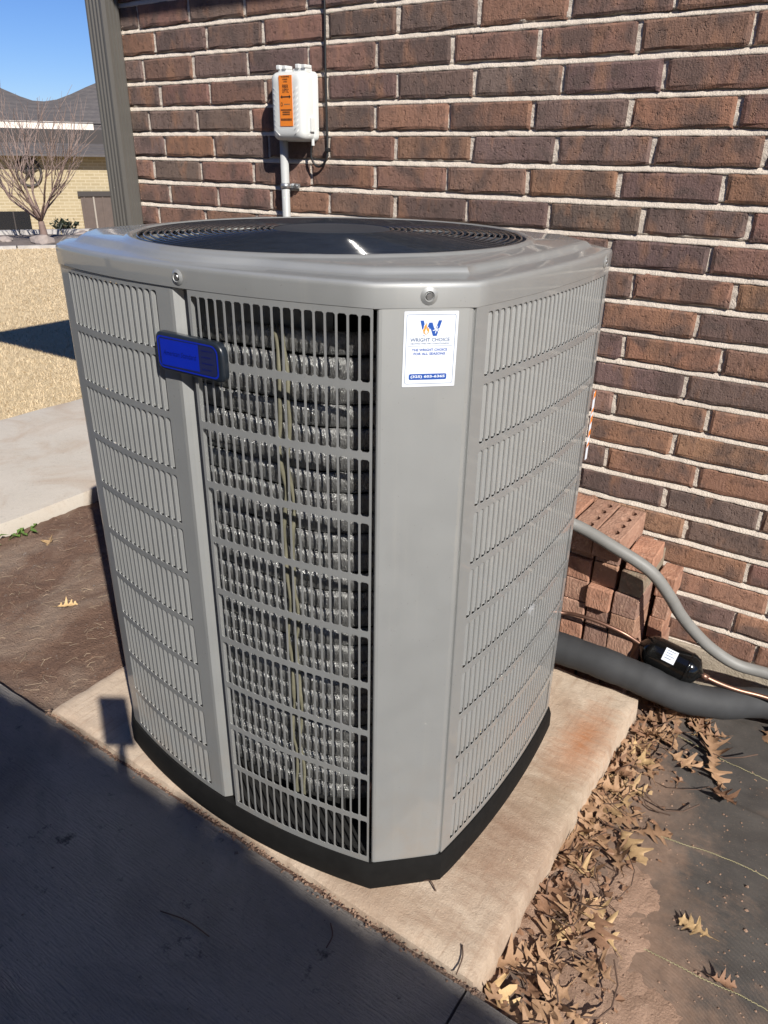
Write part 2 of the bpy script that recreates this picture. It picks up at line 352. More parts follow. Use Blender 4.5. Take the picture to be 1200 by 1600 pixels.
# soil bed between walkway, patio and house
def soil_z(X, Y):
    return GZ + .010*fbm(X, Y, 3.0, 3.1) + .007*fbm(X, Y, 14, 9.2, 3) + .0035*fbm(X, Y, 45, 2.2, 2)
Vs, Fs = grid_mesh(-1.095, .55, -1.262, -.006, .012, soil_z)
tag(mesh('soil_bed', Vs, Fs, M['soil'], smooth=True), kind='structure')
Vs, Fs = grid_mesh(.55, 1.40, -.75, -.006, .03, soil_z)
tag(mesh('soil_strip', Vs, Fs, M['soil'], smooth=True), kind='structure')
# walkway slab
def slab(name, x0, y0, x1, y1, zt, zb, mat, jit=.004, step=.03, edge=.008, rough=.0015):
    """slab with worn, slightly wavy, rounded edges"""
    nx = int((x1-x0)/step)+1; ny = int((y1-y0)/step)+1
    xs = np.linspace(x0, x1, nx); ys = np.linspace(y0, y1, ny); V = []; idx = {}
    for j in range(ny):
        for i in range(nx):
            x, y = xs[i], ys[j]; e = i in (0, nx-1) or j in (0, ny-1)
            z = zt+rough*mnoise.fractal(Vector((x*18, y*18, zt)), .8, 2, 3)
            if e: z -= edge*(.6+.5*mnoise.noise(Vector((x*30, y*30, 1))))
            V.append((x, y, z))
    F = [(j*nx+i, j*nx+i+1, (j+1)*nx+i+1, (j+1)*nx+i) for j in range(ny-1) for i in range(nx-1)]
    loop = [(i, 0) for i in range(nx)]+[(nx-1, j) for j in range(1, ny)]+[(i, ny-1) for i in range(nx-2, -1, -1)]+[(0, j) for j in range(ny-2, 0, -1)]
    b = len(V); out = []
    cx, cy = (x0+x1)/2, (y0+y1)/2
    for lev, (zz, off) in enumerate(((.30, .006), (1.0, .002))):
        for (i, j) in loop:
            x, y = xs[i], ys[j]; nxn = -1 if i == 0 else (1 if i == nx-1 else 0); nyn = -1 if j == 0 else (1 if j == ny-1 else 0)
            o_ = off+jit*mnoise.fractal(Vector((x*22, y*22, 5+lev)), .8, 2, 3)
            V.append((x+nxn*o_, y+nyn*o_, (zt-edge)*(1-zz)+zb*zz))
    L = len(loop); top = [j*nx+i for i, j in loop]
    for k in range(L):
        k2 = (k+1) % L; F.append((top[k], b+k, b+k2, top[k2])); F.append((b+k, b+L+k, b+L+k2, b+k2))
    F = [f if n_ < (nx-1)*(ny-1) else f[::-1] for n_, f in enumerate(F)]
    F = [tuple(f) for f in F]
    o = mesh(name, V, F, mat, smooth=True)
    try: o.data.set_sharp_from_angle(angle=R(50))
    except Exception: pass
    me = o.data; bm = bmesh.new(); bm.from_mesh(me); bmesh.ops.recalc_face_normals(bm, faces=bm.faces[:]); bm.to_mesh(me); bm.free()
    return o
tag(slab('walkway', -2.35, -6.0, -1.11, 6.0, -.02, -.14, M['walk'], step=.10), kind='structure')
o = slab('equipment_pad', .10, -1.252, 1.384, -.28, 0.0, -.10, M['pad'], jit=.007, step=.014, edge=.007, rough=.0016)
tag(o, 'pale concrete slab with rust stains under the air conditioner', 'concrete pad')
# patio slabs with a control joint between them
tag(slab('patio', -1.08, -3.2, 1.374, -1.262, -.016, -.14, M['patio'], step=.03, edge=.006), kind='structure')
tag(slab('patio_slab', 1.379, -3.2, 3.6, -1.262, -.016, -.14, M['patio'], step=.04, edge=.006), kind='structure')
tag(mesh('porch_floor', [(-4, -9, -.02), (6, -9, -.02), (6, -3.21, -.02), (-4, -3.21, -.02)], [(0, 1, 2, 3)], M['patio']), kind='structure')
# landscape fabric and dirt washed over it
def fold(X, Y):
    t_ = np.clip((X-1.56)/.05, 0, 1); d = (Y+.405)+.42*(X-1.60)+.012*np.sin(X*31); return t_*.013*np.exp(-(d/.011)**2)
def fab_z(X, Y): return GZ+fold(X, Y)+.006*fbm(X, Y, 4, 6.6, 3)+.003*fbm(X, Y*3, 16, 1.7, 2)
Vf, Ff = grid_mesh(1.376, 2.6, -1.268, -.02, .014, fab_z)
tag(mesh('landscape_fabric', Vf, Ff, M['fabric'], smooth=True), 'black woven weed fabric laid beside the concrete pad', 'weed fabric')
def dirt_z(X, Y):
    m_ = np.zeros(len(X))
    for cx, cy, rx, ry, k in ((1.50, -.92, .16, .20, 1.0), (1.60, -1.12, .20, .17, 1.15), (1.53, -.68, .12, .14, .55), (1.40, -1.0, .10, .4, .9), (1.41, -.45, .07, .3, .55), (1.74, -.42, .20, .035, .55), (1.70, -1.0, .10, .10, .5)):
        m_ = np.maximum(m_, k*np.exp(-((X-cx)/rx)**2-((Y-cy)/ry)**2))
    return GZ-.0225+.030*m_+.011*fbm(X, Y, 8, 4.4, 5)+.006*fbm(X, Y, 38, 7.7, 3)
Vf, Ff = grid_mesh(1.378, 2.2, -1.266, -.1, .010, dirt_z)
tag(mesh('dirt_patches', Vf, Ff, M['dirt'], smooth=True), kind='stuff')

# ---------------------------------------------------------------- brick wall of the house
H = .0813; L = 3.14130672*H; XE = -9.2602134*H; XO = -8.3456056*H; XL = -.97
def kz(k): return (20.5-k)*H
wall = empty('brick_wall', (0, 0, 0), 'reddish brown brick house wall with pale rough mortar behind the air conditioner', 'brick wall')
def brick_geo(x0, x1, z0, z1, depth=.06, y=0.0, amp=.0026):
    us = [0, .035, .27, .50, .73, .965, 1]; vs = [0, .11, .90, 1]; V = []; F = []
    s = random.random()*90
    for j, v_ in enumerate(vs):
        for i, u in enumerate(us):
            x = x0+(x1-x0)*u; z = z0+(z1-z0)*v_; e = i in (0, 6) or j in (0, 3)
            dx = amp*.55*random.uniform(-1, 1); dz = amp*(1.25 if j == 0 else .6)*random.uniform(-1, 1)
            yy = y+(random.uniform(.002, .0048) if e else random.uniform(-.0012, .0012))
            V.append((x+dx, yy, z+dz))
    n = 7
    for j in range(3):
        for i in range(6): F.append((j*n+i, j*n+i+1, (j+1)*n+i+1, (j+1)*n+i))
    loop = list(range(7))+[13, 20]+[27, 26, 25, 24, 23, 22, 21]+[14, 7]; b = len(V)
    for q in loop: V.append((V[q][0], y+depth, V[q][2]))
    for k in range(len(loop)):
        k2 = (k+1) % len(loop); F.append((loop[k2], loop[k], b+k, b+k2))
    return V, F
TONES = {'D': (.158, .106, .093), 'G': (.184, .128, .110), 'R': (.222, .126, .097), 'O': (.278, .154, .103), 'P': (.240, .144, .112)}
FIX = {(10, 7): 'D', (10, 8): 'D', (14, 7): 'D', (14, 8): 'D', (9, 8): 'R', (4, 6): 'O', (2, 7): 'O', (2, 6): 'D', (1, 6): 'D', (0, 5): 'R', (3, 5): 'G', (3, 6): 'G', (4, 7): 'D', (12, 8): 'O', (11, 8): 'O', (16, 8): 'O', (13, 8): 'O', (15, 8): 'D', (12, 7): 'O', (11, 7): 'O', (8, 7): 'O', (7, 7): 'O',
       (0, 0): 'R', (0, 1): 'G', (1, 0): 'R', (1, 1): 'R', (2, 0): 'G', (2, 1): 'G', (2, 2): 'O', (3, 0): 'O', (3, 1): 'G', (4, 0): 'G', (4, 1): 'R', (-1, 0): 'D', (-1, 1): 'D', (5, 2): 'O', (6, 1): 'R', (18, 8): 'D', (17, 8): 'O', (19, 8): 'R'}
CUT = .0064
rest = G()
nb = 0
for r in range(-10, 20):
    z0, z1 = kz(r+1)+.0080, kz(r)-.0080; xs0 = XE if r % 2 == 0 else XO
    for n in range(-2, 30):
        a, b = xs0+n*L+CUT, xs0+(n+1)*L-CUT
        if b < XL+.02 or a > 5.0: continue
        a = max(a, XL)
        jz = random.uniform(-.0012, .0012)
        V, F = brick_geo(a+random.uniform(-.002, .002), b+random.uniform(-.002, .002), z0+jz, z1+jz, y=random.uniform(-.0025, .0015))
        if r >= -3 and a < 1.95:
            o = mesh('brick', V, F, M['brick'], wall, own_origin=((a+b)/2, 0, (z0+z1)/2)); nb += 1
            k = FIX.get((r, n))
            if k is None:
                p = random.random(); right = (a > 1.0 and r > 5)
                k = ('O' if p < .45 else 'P' if p < .6 else 'R' if p < .8 else 'D') if right else ('R' if p < .36 else 'P' if p < .56 else 'D' if p < .74 else 'G' if p < .88 else 'O')
            f = random.uniform(.88, 1.14)*(1.0+.16*max(0., min(1., (r-4)/8))); o.color = tuple(c*f*random.uniform(.95, 1.05) for c in TONES[k])+(1,)
        else: rest.add(V, F)
o = rest.out('brick_courses', M['brick'], wall); o.color = (.15, .09, .066, 1); tag(o, kind='stuff')
# mortar bed, rough, with drips and bulges
nx, nz = 340, 760
X = np.linspace(XL+.004, 2.0, nx); Z = np.linspace(kz(20), kz(-3.4), nz); XX, ZZ = np.meshgrid(X, Z)
def mortar_y(x, z):                                    # struck joint: flush on the lower brick, tucked in under the upper one
    kk = 20.5-z/H; d = (round(kk)-kk)*H; n1 = mnoise.fractal(Vector((x*38, z*52, 1.3)), .75, 2.1, 3); n2 = mnoise.noise(Vector((x*14, z*9, 4)))
    if abs(d) < .0092:
        p = (d+.0082+.0020*n2)/.0164; base = .0005+.0115*max(0., p)**1.5
    else: base = .0058
    return base-.0026*n1
Yv = np.array([mortar_y(x, z) for x, z in zip(XX.ravel().tolist(), ZZ.ravel().tolist())])
Vm = np.stack([XX.ravel(), Yv, ZZ.ravel()], -1); Fm = [(j*nx+i, j*nx+i+1, (j+1)*nx+i+1, (j+1)*nx+i) for j in range(nz-1) for i in range(nx-1)]
mesh('mortar', Vm, Fm, M['mortar'], wall, smooth=True)
g = G().box(2.0, .006, kz(20), 5.0, .03, kz(-3.4)); g.box(XL+.004, .006, kz(-3.4), 5.0, .03, kz(-10)); g.out('mortar_backing', M['mortar'], wall)
# rest of the house: footing, side wall, core, eave
house = empty('house', (2, 3, 0), 'brick house whose wall and eave stand over the air conditioner', 'house')
V, F = grid_mesh(XL-.01, 5.0, 0, .40, .012 if False else .02, lambda X, Y: np.zeros(len(X)))
Vw = [(x, -.010+.004*mnoise.fractal(Vector((x*26, z*26, 3)), .8, 2, 4), kz(20)-.002-z) for x, z, _ in V]
mesh('footing', Vw, [f[::-1] for f in F], M['footing'], house, smooth=True)
G().box(XL-.01, -.008, kz(20)-.012, 5.0, .02, kz(20)-.002).out('footing_ledge', M['footing'], house)
G().box(XL+.02, .035, -.5, 5.0, 6.0, 2.5).out('wall_core', M['mortar'], house)
sw = G()
for r in range(-10, 20):
    for n in range(24):
        a = .004+n*L+(.0 if r % 2 else .06); 
        if a > 5.9: continue
        V, F = brick_geo(0, L-.015, kz(r+1)+.0084, kz(r)-.0084)
        sw.add([(XL+p[1]-.0, a+ (L-.015)-p[0], p[2]) for p in V], F)
o = sw.out('side_brick_courses', M['brick'], house); o.color = (.15, .09, .066, 1); tag(o, kind='stuff')
G().box(XL+.008, .02, kz(20), XL+.02, 6, kz(-10)).out('side_mortar', M['mortar'], house)
EX, EY, EZ = -1.56, -.57, 2.638
G().box(EX, EY, EZ, 6, 6.5, EZ+.02).out('soffit', M['trim'], house)
G().box(EX-.02, EY-.025, EZ-.01, 6, EY, EZ+.16).box(EX-.025, EY, EZ-.01, EX, 6.5, EZ+.16).out('fascia', M['trim'], house)
mesh('roof', [(EX-.05, EY-.05, EZ+.165), (6, EY-.05, EZ+.165), (6, 6.6, EZ+.165), (EX-.05, 6.6, EZ+.165), (2.2, 3.2, EZ+2.0), (6, 3.2, EZ+2.0)], [(0, 1, 5, 4), (1, 2, 5), (2, 3, 4, 5), (3, 0, 4)], M['shingle'], house)
# downspout with corrugated faces
sp = empty('downspout', (-.883, -.04, 0), 'tall taupe grey corrugated metal downspout at the corner of the brick wall', 'downspout')
x0, x1, y0, y1 = -.936, -.830, -.080, -.006
def prof():
    P = []; cr = .010
    def side(a, b, nrm, nr):
        d = (np.array(b)-np.array(a)); Lh = np.linalg.norm(d); d = d/Lh; q = []
        q.append(np.array(a)+d*cr)
        for k in range(nr):
            c0 = cr+.006+(Lh-2*cr-.012)*(k+.0)/nr; c1 = cr+.006+(Lh-2*cr-.012)*(k+1)/nr; wv = c1-c0
            for f_, dep in ((.12, 0), (.32, -.004), (.68, -.004), (.88, 0)): q.append(np.array(a)+d*(c0+wv*f_)+np.array(nrm)*dep)
        q.append(np.array(b)-d*cr); return q
    A, B, C_, D = (x0, y0), (x1, y0), (x1, y1), (x0, y1)
    for s_, e_, n_, k_ in ((A, B, (0, -1), 4), (B, C_, (1, 0), 3), (C_, D, (0, 1), 4), (D, A, (-1, 0), 3)): P += side(s_, e_, n_, k_)
    return P
P = prof(); n = len(P); V = [(p[0], p[1], z) for z in (-.05, 2.45) for p in P]
mesh('pipe', V, [(i, (i+1) % n, n+(i+1) % n, n+i) for i in range(n)], M['spout'], sp)
for zz in (.25, 2.2): G().box(x0-.002, y0-.002, zz, x1+.002, y1+.004, zz+.03).out('strap', M['spout'], sp)

# ---------------------------------------------------------------- covered porch behind the photographer (casts the shade on the patio)
ze = 2.6; ye = -1.292-(ze+.016)/1.42
porch = empty('porch_roof', (0, -5, 0), 'covered porch roof on timber posts across the patio', 'porch')
G().box(-6, -9.0, ze-.16, 7, ye-.06, ze-.02).out('ceiling', M['trim'], porch)
G().box(-6, ye-.05, ze-.22, 7, ye, ze).out('fascia', M['trim'], porch)
mesh('roof', [(-6.1, ye+.0, ze+.001), (7.1, ye+.0, ze+.001), (7.1, -9, ze+1.2), (-6.1, -9, ze+1.2)], [(0, 1, 2, 3)], M['shingle'], porch)
g = G()
xx = -1.0
while xx < 6.8:                                         # ragged row of shingle tabs along the drip edge
    wt = random.uniform(.11, .19); pr = random.uniform(.006, .040); g.box(xx, ye-.25, ze+.004, xx+wt-.012, ye+pr, ze+.012); xx += wt
tag(g.out('shingle_tab', M['shingle'], porch), kind='stuff')
for px in (-4.5, -1.2, 4.6): G().box(px-.07, ye-.30, -.03, px+.07, ye-.16, ze-.16).out('post', M['porch_wood'], porch)
G().box(-6, -9.1, -.05, 7, -9.0, ze).out('rear_wall', M['trim'], porch)

# ---------------------------------------------------------------- neighbour's house, far left
D0 = 24.0; HB = np.array([CAM.x, CAM.y])+D0*DIRF
def hp(u, w_, z): p = HB+DIRE*u+DIRF*w_; return (p[0], p[1], z)
nh = empty('neighbour_house', hp(0, 0, -1.36), 'tan brick house with grey shingle roofs and a cream fascia across the lawn', 'house')
def hbox(name, u0, u1, w0, w1, z0, z1, mat):
    V = [hp(u0, w0, z0), hp(u1, w0, z0), hp(u1, w1, z0), hp(u0, w1, z0), hp(u0, w0, z1), hp(u1, w0, z1), hp(u1, w1, z1), hp(u0, w1, z1)]
    return mesh(name, V, [(0, 3, 2, 1), (4, 5, 6, 7), (0, 1, 5, 4), (1, 2, 6, 5), (2, 3, 7, 6), (3, 0, 4, 7)], mat, nh)
# wall with the brick pattern turned to its own plane
wv = link('wall', bpy.data.meshes.new('wall'), M['tanwall'], nh); wl = Matrix.Rotation(math.atan2(DIRE[1], DIRE[0]), 4, 'Z')
g = G().box(-8, 0, -.05, 9, .25, 2.64); wv.data.from_pydata(g.v, [], g.f); wv.matrix_local = wl
hbox('core', -8, 9, .26, 7, -1.4, 1.9, M['iron'])
# lower roof built of overlapping shingle courses
for k in range(6):
    a, b = k/6, (k+1)/6; w0, w1 = -.45+1.5*a, -.45+1.5*b+.06; z0, z1 = 1.27+.60*a, 1.27+.60*b
    V = [hp(-9, w0, z0-.03), hp(10, w0, z0-.03), hp(10, w0, z0+.035), hp(-9, w0, z0+.035), hp(10, w1, z1+.02), hp(-9, w1, z1+.02)]
    mesh('shingle', V, [(0, 1, 2, 3), (3, 2, 4, 5)], M['shingle'], nh)
hbox('fascia', -8, 1.33, 1.0, 1.08, 1.80, 2.10, M['fascia'])
hbox('eave_shade_strip', -8, 1.33, 1.09, 1.15, 1.60, 1.85, M['iron'])  # dark strip standing in for the shade under the fascia
hbox('roof_return', 1.335, 9, 1.02, 1.5, 1.55, 2.14, M['shingle'])
us = [-9, -4.5, -1.5, -.9, -.45, -.15, .15, .5, .9, 1.35, 2.2, 4.5, 9]; zs = [5.0, 4.6, 3.18, 2.92, 2.74, 2.65, 2.64, 2.70, 2.85, 3.05, 3.4, 4.5, 4.6]
ncs = 9; V = []; F = []
for k in range(ncs+1):
    f = k/ncs
    for u, z in zip(us, zs): V.append(hp(u, .98+f*(1.5+.25*max(0, z-3)), 2.08+(z-2.08)*f+(.018 if k % 2 else 0)))
n = len(us)
for k in range(ncs):
    for i in range(n-1): F.append((k*n+i, k*n+i+1, (k+1)*n+i+1, (k+1)*n+i))
mesh('roof', V, F, M['shingle'], nh)
# window low on the left, door with battens on the right
hbox('window', -2.6, -.68, -.02, .06, -.72, -.13, M['dark_window'])
hbox('window_sill', -2.65, -.64, -.06, .02, -.80, -.73, M['trim'])
for u in (-1.6, -1.1): hbox('muntin', u, u+.03, -.035, -.021, -.72, -.13, M['iron'])
hbox('door', .68, 2.0, -.05, .05, -1.30, .34, M['door_wood'])
hbox('door_head_band', .62, 2.06, -.09, .04, .24, .37, M['iron'])  # dark band across the top of the door
for k in range(5): hbox('batten', .76+k*.24, .80+k*.24, -.08, -.051, -1.3, .23, M['trim'] if k % 2 else M['door_wood'])
# iron star ornament in a ring on the wall
orn = empty('wall_ornament', hp(-.52, -.03, .84), 'round dark iron star ornament hung on the tan wall', 'ornament')
g = G().tube([hp(-.52+.30*math.cos(a), -.04, .84+.34*math.sin(a)) for a in np.linspace(0, 2*math.pi, 33)[:-1]], .035, 6, closed=True); g.out('ring', M['iron'], orn)
for k in range(5):
    a = math.pi/2+k*2*math.pi/5; c = hp(-.52, -.05, .84); tip = hp(-.52+.27*math.cos(a), -.05, .84+.30*math.sin(a))
    G().tube([c, tip], [.055, .006], 5).out('star_arm', M['iron'], orn)

# ================================================================= AIR CONDITIONER
CX, CY = .745, -.825
ac = empty('air_conditioner', (CX, CY, 0), 'large taupe grey outdoor air conditioner with louvered sides standing on a concrete slab', 'air conditioner')
ZB, ZT = .072, 1.170
class Arc:
    """bowed side of the cabinet: s = distance along the chord from its start; outward normal to the right of travel"""
    def __init__(s, a, b, sag):
        s.a = np.array(a); s.b = np.array(b); s.c = np.linalg.norm(s.b-s.a); s.t = (s.b-s.a)/s.c; s.n = np.array([s.t[1], -s.t[0]])
        s.R = (s.c**2/4+sag**2)/(2*sag); s.h = s.R-sag
    def at(s, u, off=0.0):
        x = u-s.c/2; d = math.sqrt(s.R**2-x*x)-s.h
        nn = s.n*math.sqrt(1-(x/s.R)**2)+s.t*(x/s.R); p = s.a+s.t*u+s.n*d+nn*off; return p, nn
    def tan(s, u): _, nn = s.at(u); return np.array([-nn[1], nn[0]])
front = Arc((.386, -1.197), (1.115, -1.200), .050)
right = Arc((1.220, -1.100), (1.220, -.550), .018)
back = Arc((1.115, -.450), (.375, -.450), .050)
left = Arc((.270, -.550), (.270, -1.100), .018)
def outline(off, nf=20, corner=True):
    P = []
    for a in (front, right, back, left):
        for k in range(nf+1):
            p, nn = a.at(a.c*k/nf, 0); P.append(p)
    P = np.array(P); n = len(P); out = []
    for i in range(n):
        d = P[(i+1) % n]-P[i-1]; d /= np.linalg.norm(d); e1 = P[i]-P[i-1]; e1 /= np.linalg.norm(e1); e2 = P[(i+1) % n]-P[i]; e2 /= np.linalg.norm(e2)
        nn = np.array([d[1], -d[0]]); n1 = np.array([e1[1], -e1[0]]); out.append(P[i]+nn*off/max(.6, nn@n1))
    return np.array(out)
def loft(prof, mat, name, parent, closed_bottom=False, sm=True):
    V = []; F = []; n = None
    for off, z in prof:
        o_ = outline(off); n = len(o_); V += [(p[0], p[1], z) for p in o_]
    for k in range(len(prof)-1):
        for i in range(n): F.append((k*n+i, k*n+(i+1) % n, (k+1)*n+(i+1) % n, (k+1)*n+i))
    if closed_bottom: F.append(tuple(range(n)))
    o = mesh(name, V, F, mat, parent); return smooth(o, 32) if sm else o
# black base pan with its foot rim
loft([(-.03, .002), (.008, .002), (.010, .010), (.009, .050), (.007, .058), (.004, .0695), (-.02, .070)], M['base'], 'base_pan', ac)
# black liner painted in for the darkness behind the coil
loft([(-.105, .06), (-.105, 1.16)], M['black'], 'shade_liner', ac, sm=False)
G().add([(p[0], p[1], .065) for p in outline(-.01)], [tuple(range(84))]).out('pan_floor', M['black'], ac)
# coil: stacked spine-fin tubes
def coil_path():
    P = []
    W, D, rc, inset = .434, .385, .19, .052
    cs = [((CX+W-rc-inset), (CY-D+rc+inset), -90), ((CX+W-rc-inset), (CY+D-rc-inset), 0), ((CX-W+rc+inset), (CY+D-rc-inset), 90), ((CX-W+rc+inset), (CY-D+rc+inset), 180)]
    for x, y, a0 in cs:
        for k in range(7): a = R(a0+90*k/6); P.append((x+rc*math.cos(a), y+rc*math.sin(a)))
    out = []
    for i in range(len(P)):
        p, q = np.array(P[i]), np.array(P[(i+1) % len(P)]); m_ = max(1, int(np.linalg.norm(q-p)/.03))
        for k in range(m_): out.append(p+(q-p)*k/m_)
    # follow the bow of the front and back
    return [(p[0], p[1]+(-.034 if p[1] < CY else .030)*max(0, 1-((p[0]-CX)/.36)**2)) for p in out]
cp = coil_path()
coil = bpy.data.objects.new('coil', bpy.data.meshes.new('coil')); COL.objects.link(coil); coil.parent = ac
gcoil = G()
pitch = .0388; nt_ = 25
# each tube: radius wobbles finely so that the fins read as fuzz
def coil_mesh(seed):
    rs = random.Random(seed); g = G(); pts = []; rad = []
    for p in cp: pts.append((p[0], p[1]+0, 0+rs.uniform(-.0012, .0012))); rad.append(.0187*rs.uniform(.985, 1.01))
    g.tube(pts, rad, 12, closed=True, squash=.40)
    # spines: short fin needles standing off the tube on the visible front
    for i, p in enumerate(cp):
        if p[1] > -1.0: continue
        q = np.array(cp[(i+1) % len(cp)]); p = np.array(p); d = (q-p)/np.linalg.norm(q-p); nn = np.array([d[1], -d[0]])
        for k in range(26):
            f = rs.random(); a = rs.uniform(-1.5, 1.5); c = p+(q-p)*f; r0 = .0155; r1 = rs.uniform(.0185, .0205)
            o1 = (nn[0]*math.cos(a)*.42, nn[1]*math.cos(a)*.42, math.sin(a)); wd = d*rs.uniform(.0008, .0016)
            A = (c[0]+o1[0]*r0-wd[0], c[1]+o1[1]*r0-wd[1], o1[2]*r0); B = (c[0]+o1[0]*r0+wd[0], c[1]+o1[1]*r0+wd[1], o1[2]*r0)
            T = (c[0]+o1[0]*r1+d[0]*rs.uniform(-.003, .003), c[1]+o1[1]*r1+d[1]*rs.uniform(-.003, .003), o1[2]*r1)
            g.add([A, B, T], [(0, 1, 2)])
    V = np.array(g.v)-np.array([CX, CY, 0]); me = bpy.data.meshes.new('coil_tube'); me.from_pydata(V.tolist(), [], g.f); me.update()
    me.polygons.foreach_set('use_smooth', [True]*len(me.polygons)); me.materials.append(M['coil']); return me
cms = [coil_mesh(i) for i in range(4)]
for k in range(nt_):
    o = bpy.data.objects.new('coil_tube', cms[k % 4]); COL.objects.link(o); o.parent = coil; o.location = (0, 0, .165+k*pitch+random.uniform(-.0015, .0015))
for sx, ss in ((.924, 1), (.938, 2)):
    pts = spline([(sx+.004*math.sin(z*31+ss), min(p[1] for p in cp)-.0035+.003*math.sin(z*53+ss)+(.004 if ss == 2 else 0), z) for z in np.linspace(.135, 1.12, 26)], 3)
    G().tube(pts, [.0038+.0008*math.sin(i*.9+ss) for i in range(len(pts))], 6).out('tie_strip', M['tie'], coil, True)
G().tube([(1.082, -1.150, .10), (1.082, -1.150, .20), (1.075, -1.120, .225)], .008, 8).out('riser_pipe', M['copper'], coil, True)

def panel(name, arc, s0, s1, slots, rows, z0, z1, off=.0, thick=.0014, chamf=.0028, parent=ac):
    """pressed sheet with real slots cut through it"""
    S = sorted(set([s0, s1]+[x for q in slots for x in q])); 
    # subdivide wide plain stretches so that the bow stays smooth
    S2 = []
    for a, b in zip(S[:-1], S[1:]):
        m_ = max(1, int((b-a)/.03)); S2 += [a+(b-a)*k/m_ for k in range(m_)]
    S = S2+[s1]; Zs = sorted(set([z0, z1]+[x for q in rows for x in q])); V = []; F = []; ns = len(S)
    P = [arc.at(u, off)[0] for u in S]
    for z in Zs: V += [(p[0], p[1], z) for p in P]
    hs = {round(a, 6) for a, b in slots}; hz = {round(a, 6) for a, b in rows}
    def pt(u, z): p = arc.at(u, off)[0]; V.append((p[0], p[1], z)); return len(V)-1
    for j in range(len(Zs)-1):
        for i in range(ns-1):
            if round(S[i], 6) in hs and round(Zs[j], 6) in hz:
                a, b, c, d = j*ns+i, j*ns+i+1, (j+1)*ns+i+1, (j+1)*ns+i; q = chamf
                F += [(a, pt(S[i]+q, Zs[j]), pt(S[i], Zs[j]+q)), (b, pt(S[i+1], Zs[j]+q), pt(S[i+1]-q, Zs[j])), (c, pt(S[i+1]-q, Zs[j+1]), pt(S[i+1], Zs[j+1]-q)), (d, pt(S[i], Zs[j+1]-q), pt(S[i]+q, Zs[j+1]))]
            else: F.append((j*ns+i, j*ns+i+1, (j+1)*ns+i+1, (j+1)*ns+i))
    o = mesh(name, V, F, M['paint'], parent)
    md = o.modifiers.new('sheet', 'SOLIDIFY'); md.thickness = thick; md.offset = -1
    return o
ROWS = [(1.0605-.1085*i, 1.0605-.1085*i+.0965) for i in range(10)]
def mk_louver(w_, hgt, ang, rev):
    """one pressed louver blade, hinged on a slot edge and bent into the cabinet; x along the side, y outward"""
    g = G(); sg = -1 if rev else 1; c, s_ = math.cos(ang), math.sin(ang); th = .0011
    pts = [(0, 0), (w_*.25*c, -w_*.25*s_*.8), (w_*c, -w_*s_)]
    up = .004
    V = []; F = []
    for (x, y), zt in zip(pts, (0, 0, up)):
        for yy in (y, y-th): V += [(sg*x, yy, zt), (sg*x, yy, hgt-zt)]
    for k in range(2):
        a = k*4; b = a+4; F += [(a, b, b+1, a+1), (a+2, a+3, b+3, b+2), (a+1, b+1, b+3, a+3), (a, a+2, b+2, b)]
    F.append((8, 10, 11, 9))
    me = bpy.data.meshes.new('louver'); me.from_pydata(V, [], F); me.update(); me.materials.append(M['paint'])
    bm = bmesh.new(); bm.from_mesh(me); bmesh.ops.recalc_face_normals(bm, faces=bm.faces[:]); bm.to_mesh(me); bm.free(); return me
def louvers(pan, arc, slots, rows, rev, ang=R(38), joined=False, wf=1.15):
    hgt = rows[0][1]-rows[0][0]-.003; wd = slots[0][1]-slots[0][0]; me = mk_louver(wd*wf/math.cos(ang), hgt, ang, rev)
    acc = G(); me_v = [v.co.copy() for v in me.vertices]; me_f = [tuple(p.vertices) for p in me.polygons]
    for z0, z1 in rows:
        for a, b in slots:
            u = b if rev else a; p, nn = arc.at(u, -.0008); tt = np.array([-nn[1], nn[0]]); an = math.atan2(tt[1], tt[0])
            # frame: x -> tangent, y -> outward normal (tangent rotated by -90 deg)
            mt = Matrix(((tt[0], nn[0], 0), (tt[1], nn[1], 0), (0, 0, 1)))
            if joined: acc.add([tuple(mt @ v + Vector((p[0], p[1], z0+.0015))) for v in me_v], me_f)
            else:
                o = bpy.data.objects.new('louver', me); COL.objects.link(o); o.parent = pan
                m4 = mt.to_4x4(); m4.translation = Vector((p[0]-CX, p[1]-CY, z0+.0015)); o.matrix_local = m4
    if joined: tag(acc.out('louver', M['paint'], pan), kind='stuff')
def mkslots(s0, n, pitch, frac): return [(s0+k*pitch, s0+k*pitch+pitch*frac) for k in range(n)]
# front left louvered panel (chord coordinate starts at x = .375)
SL = mkslots(.038, 17, .01735, .76)
fl = panel('louvered_panel', front, .003, .363, SL, ROWS, ZB, ZT)
louvers(fl, front, SL, ROWS, False)
# its folded right edge and the recessed channel beside it
def strip(name, pts, z0, z1, mat=M['paint'], parent=ac, cap=False):
    V = [(p[0], p[1], z) for z in (z0, z1) for p in pts]; n_ = len(pts)
    o = mesh(name, V, [(i, i+1, n_+i+1, n_+i) for i in range(n_-1)], mat, parent)
    md = o.modifiers.new('sheet', 'SOLIDIFY'); md.thickness = .0014; md.offset = -1; return o
e0, n0 = front.at(.363); t0 = front.tan(.363)
strip('panel_fold', [e0+t0*.0002, e0+t0*.006-n0*.0008, e0+t0*.0125-n0*.0075, e0+t0*.0195-n0*.0165], ZB, ZT-.004)
e1, n1 = front.at(.404); t1 = front.tan(.404)
strip('channel', [e0+t0*.0165-n0*.0135, e0+t0*.024-n0*.0145, e1-n1*.0120-t1*.001], ZB, ZT-.008)
strip('panel_edge', [e1-n1*.0135-t1*.0005, e1-t1*.0005+n1*.0004, e1+t1*.002+n1*.0016], ZB, ZT-.001)
SM = mkslots(.4103, 18, .01755, .81)
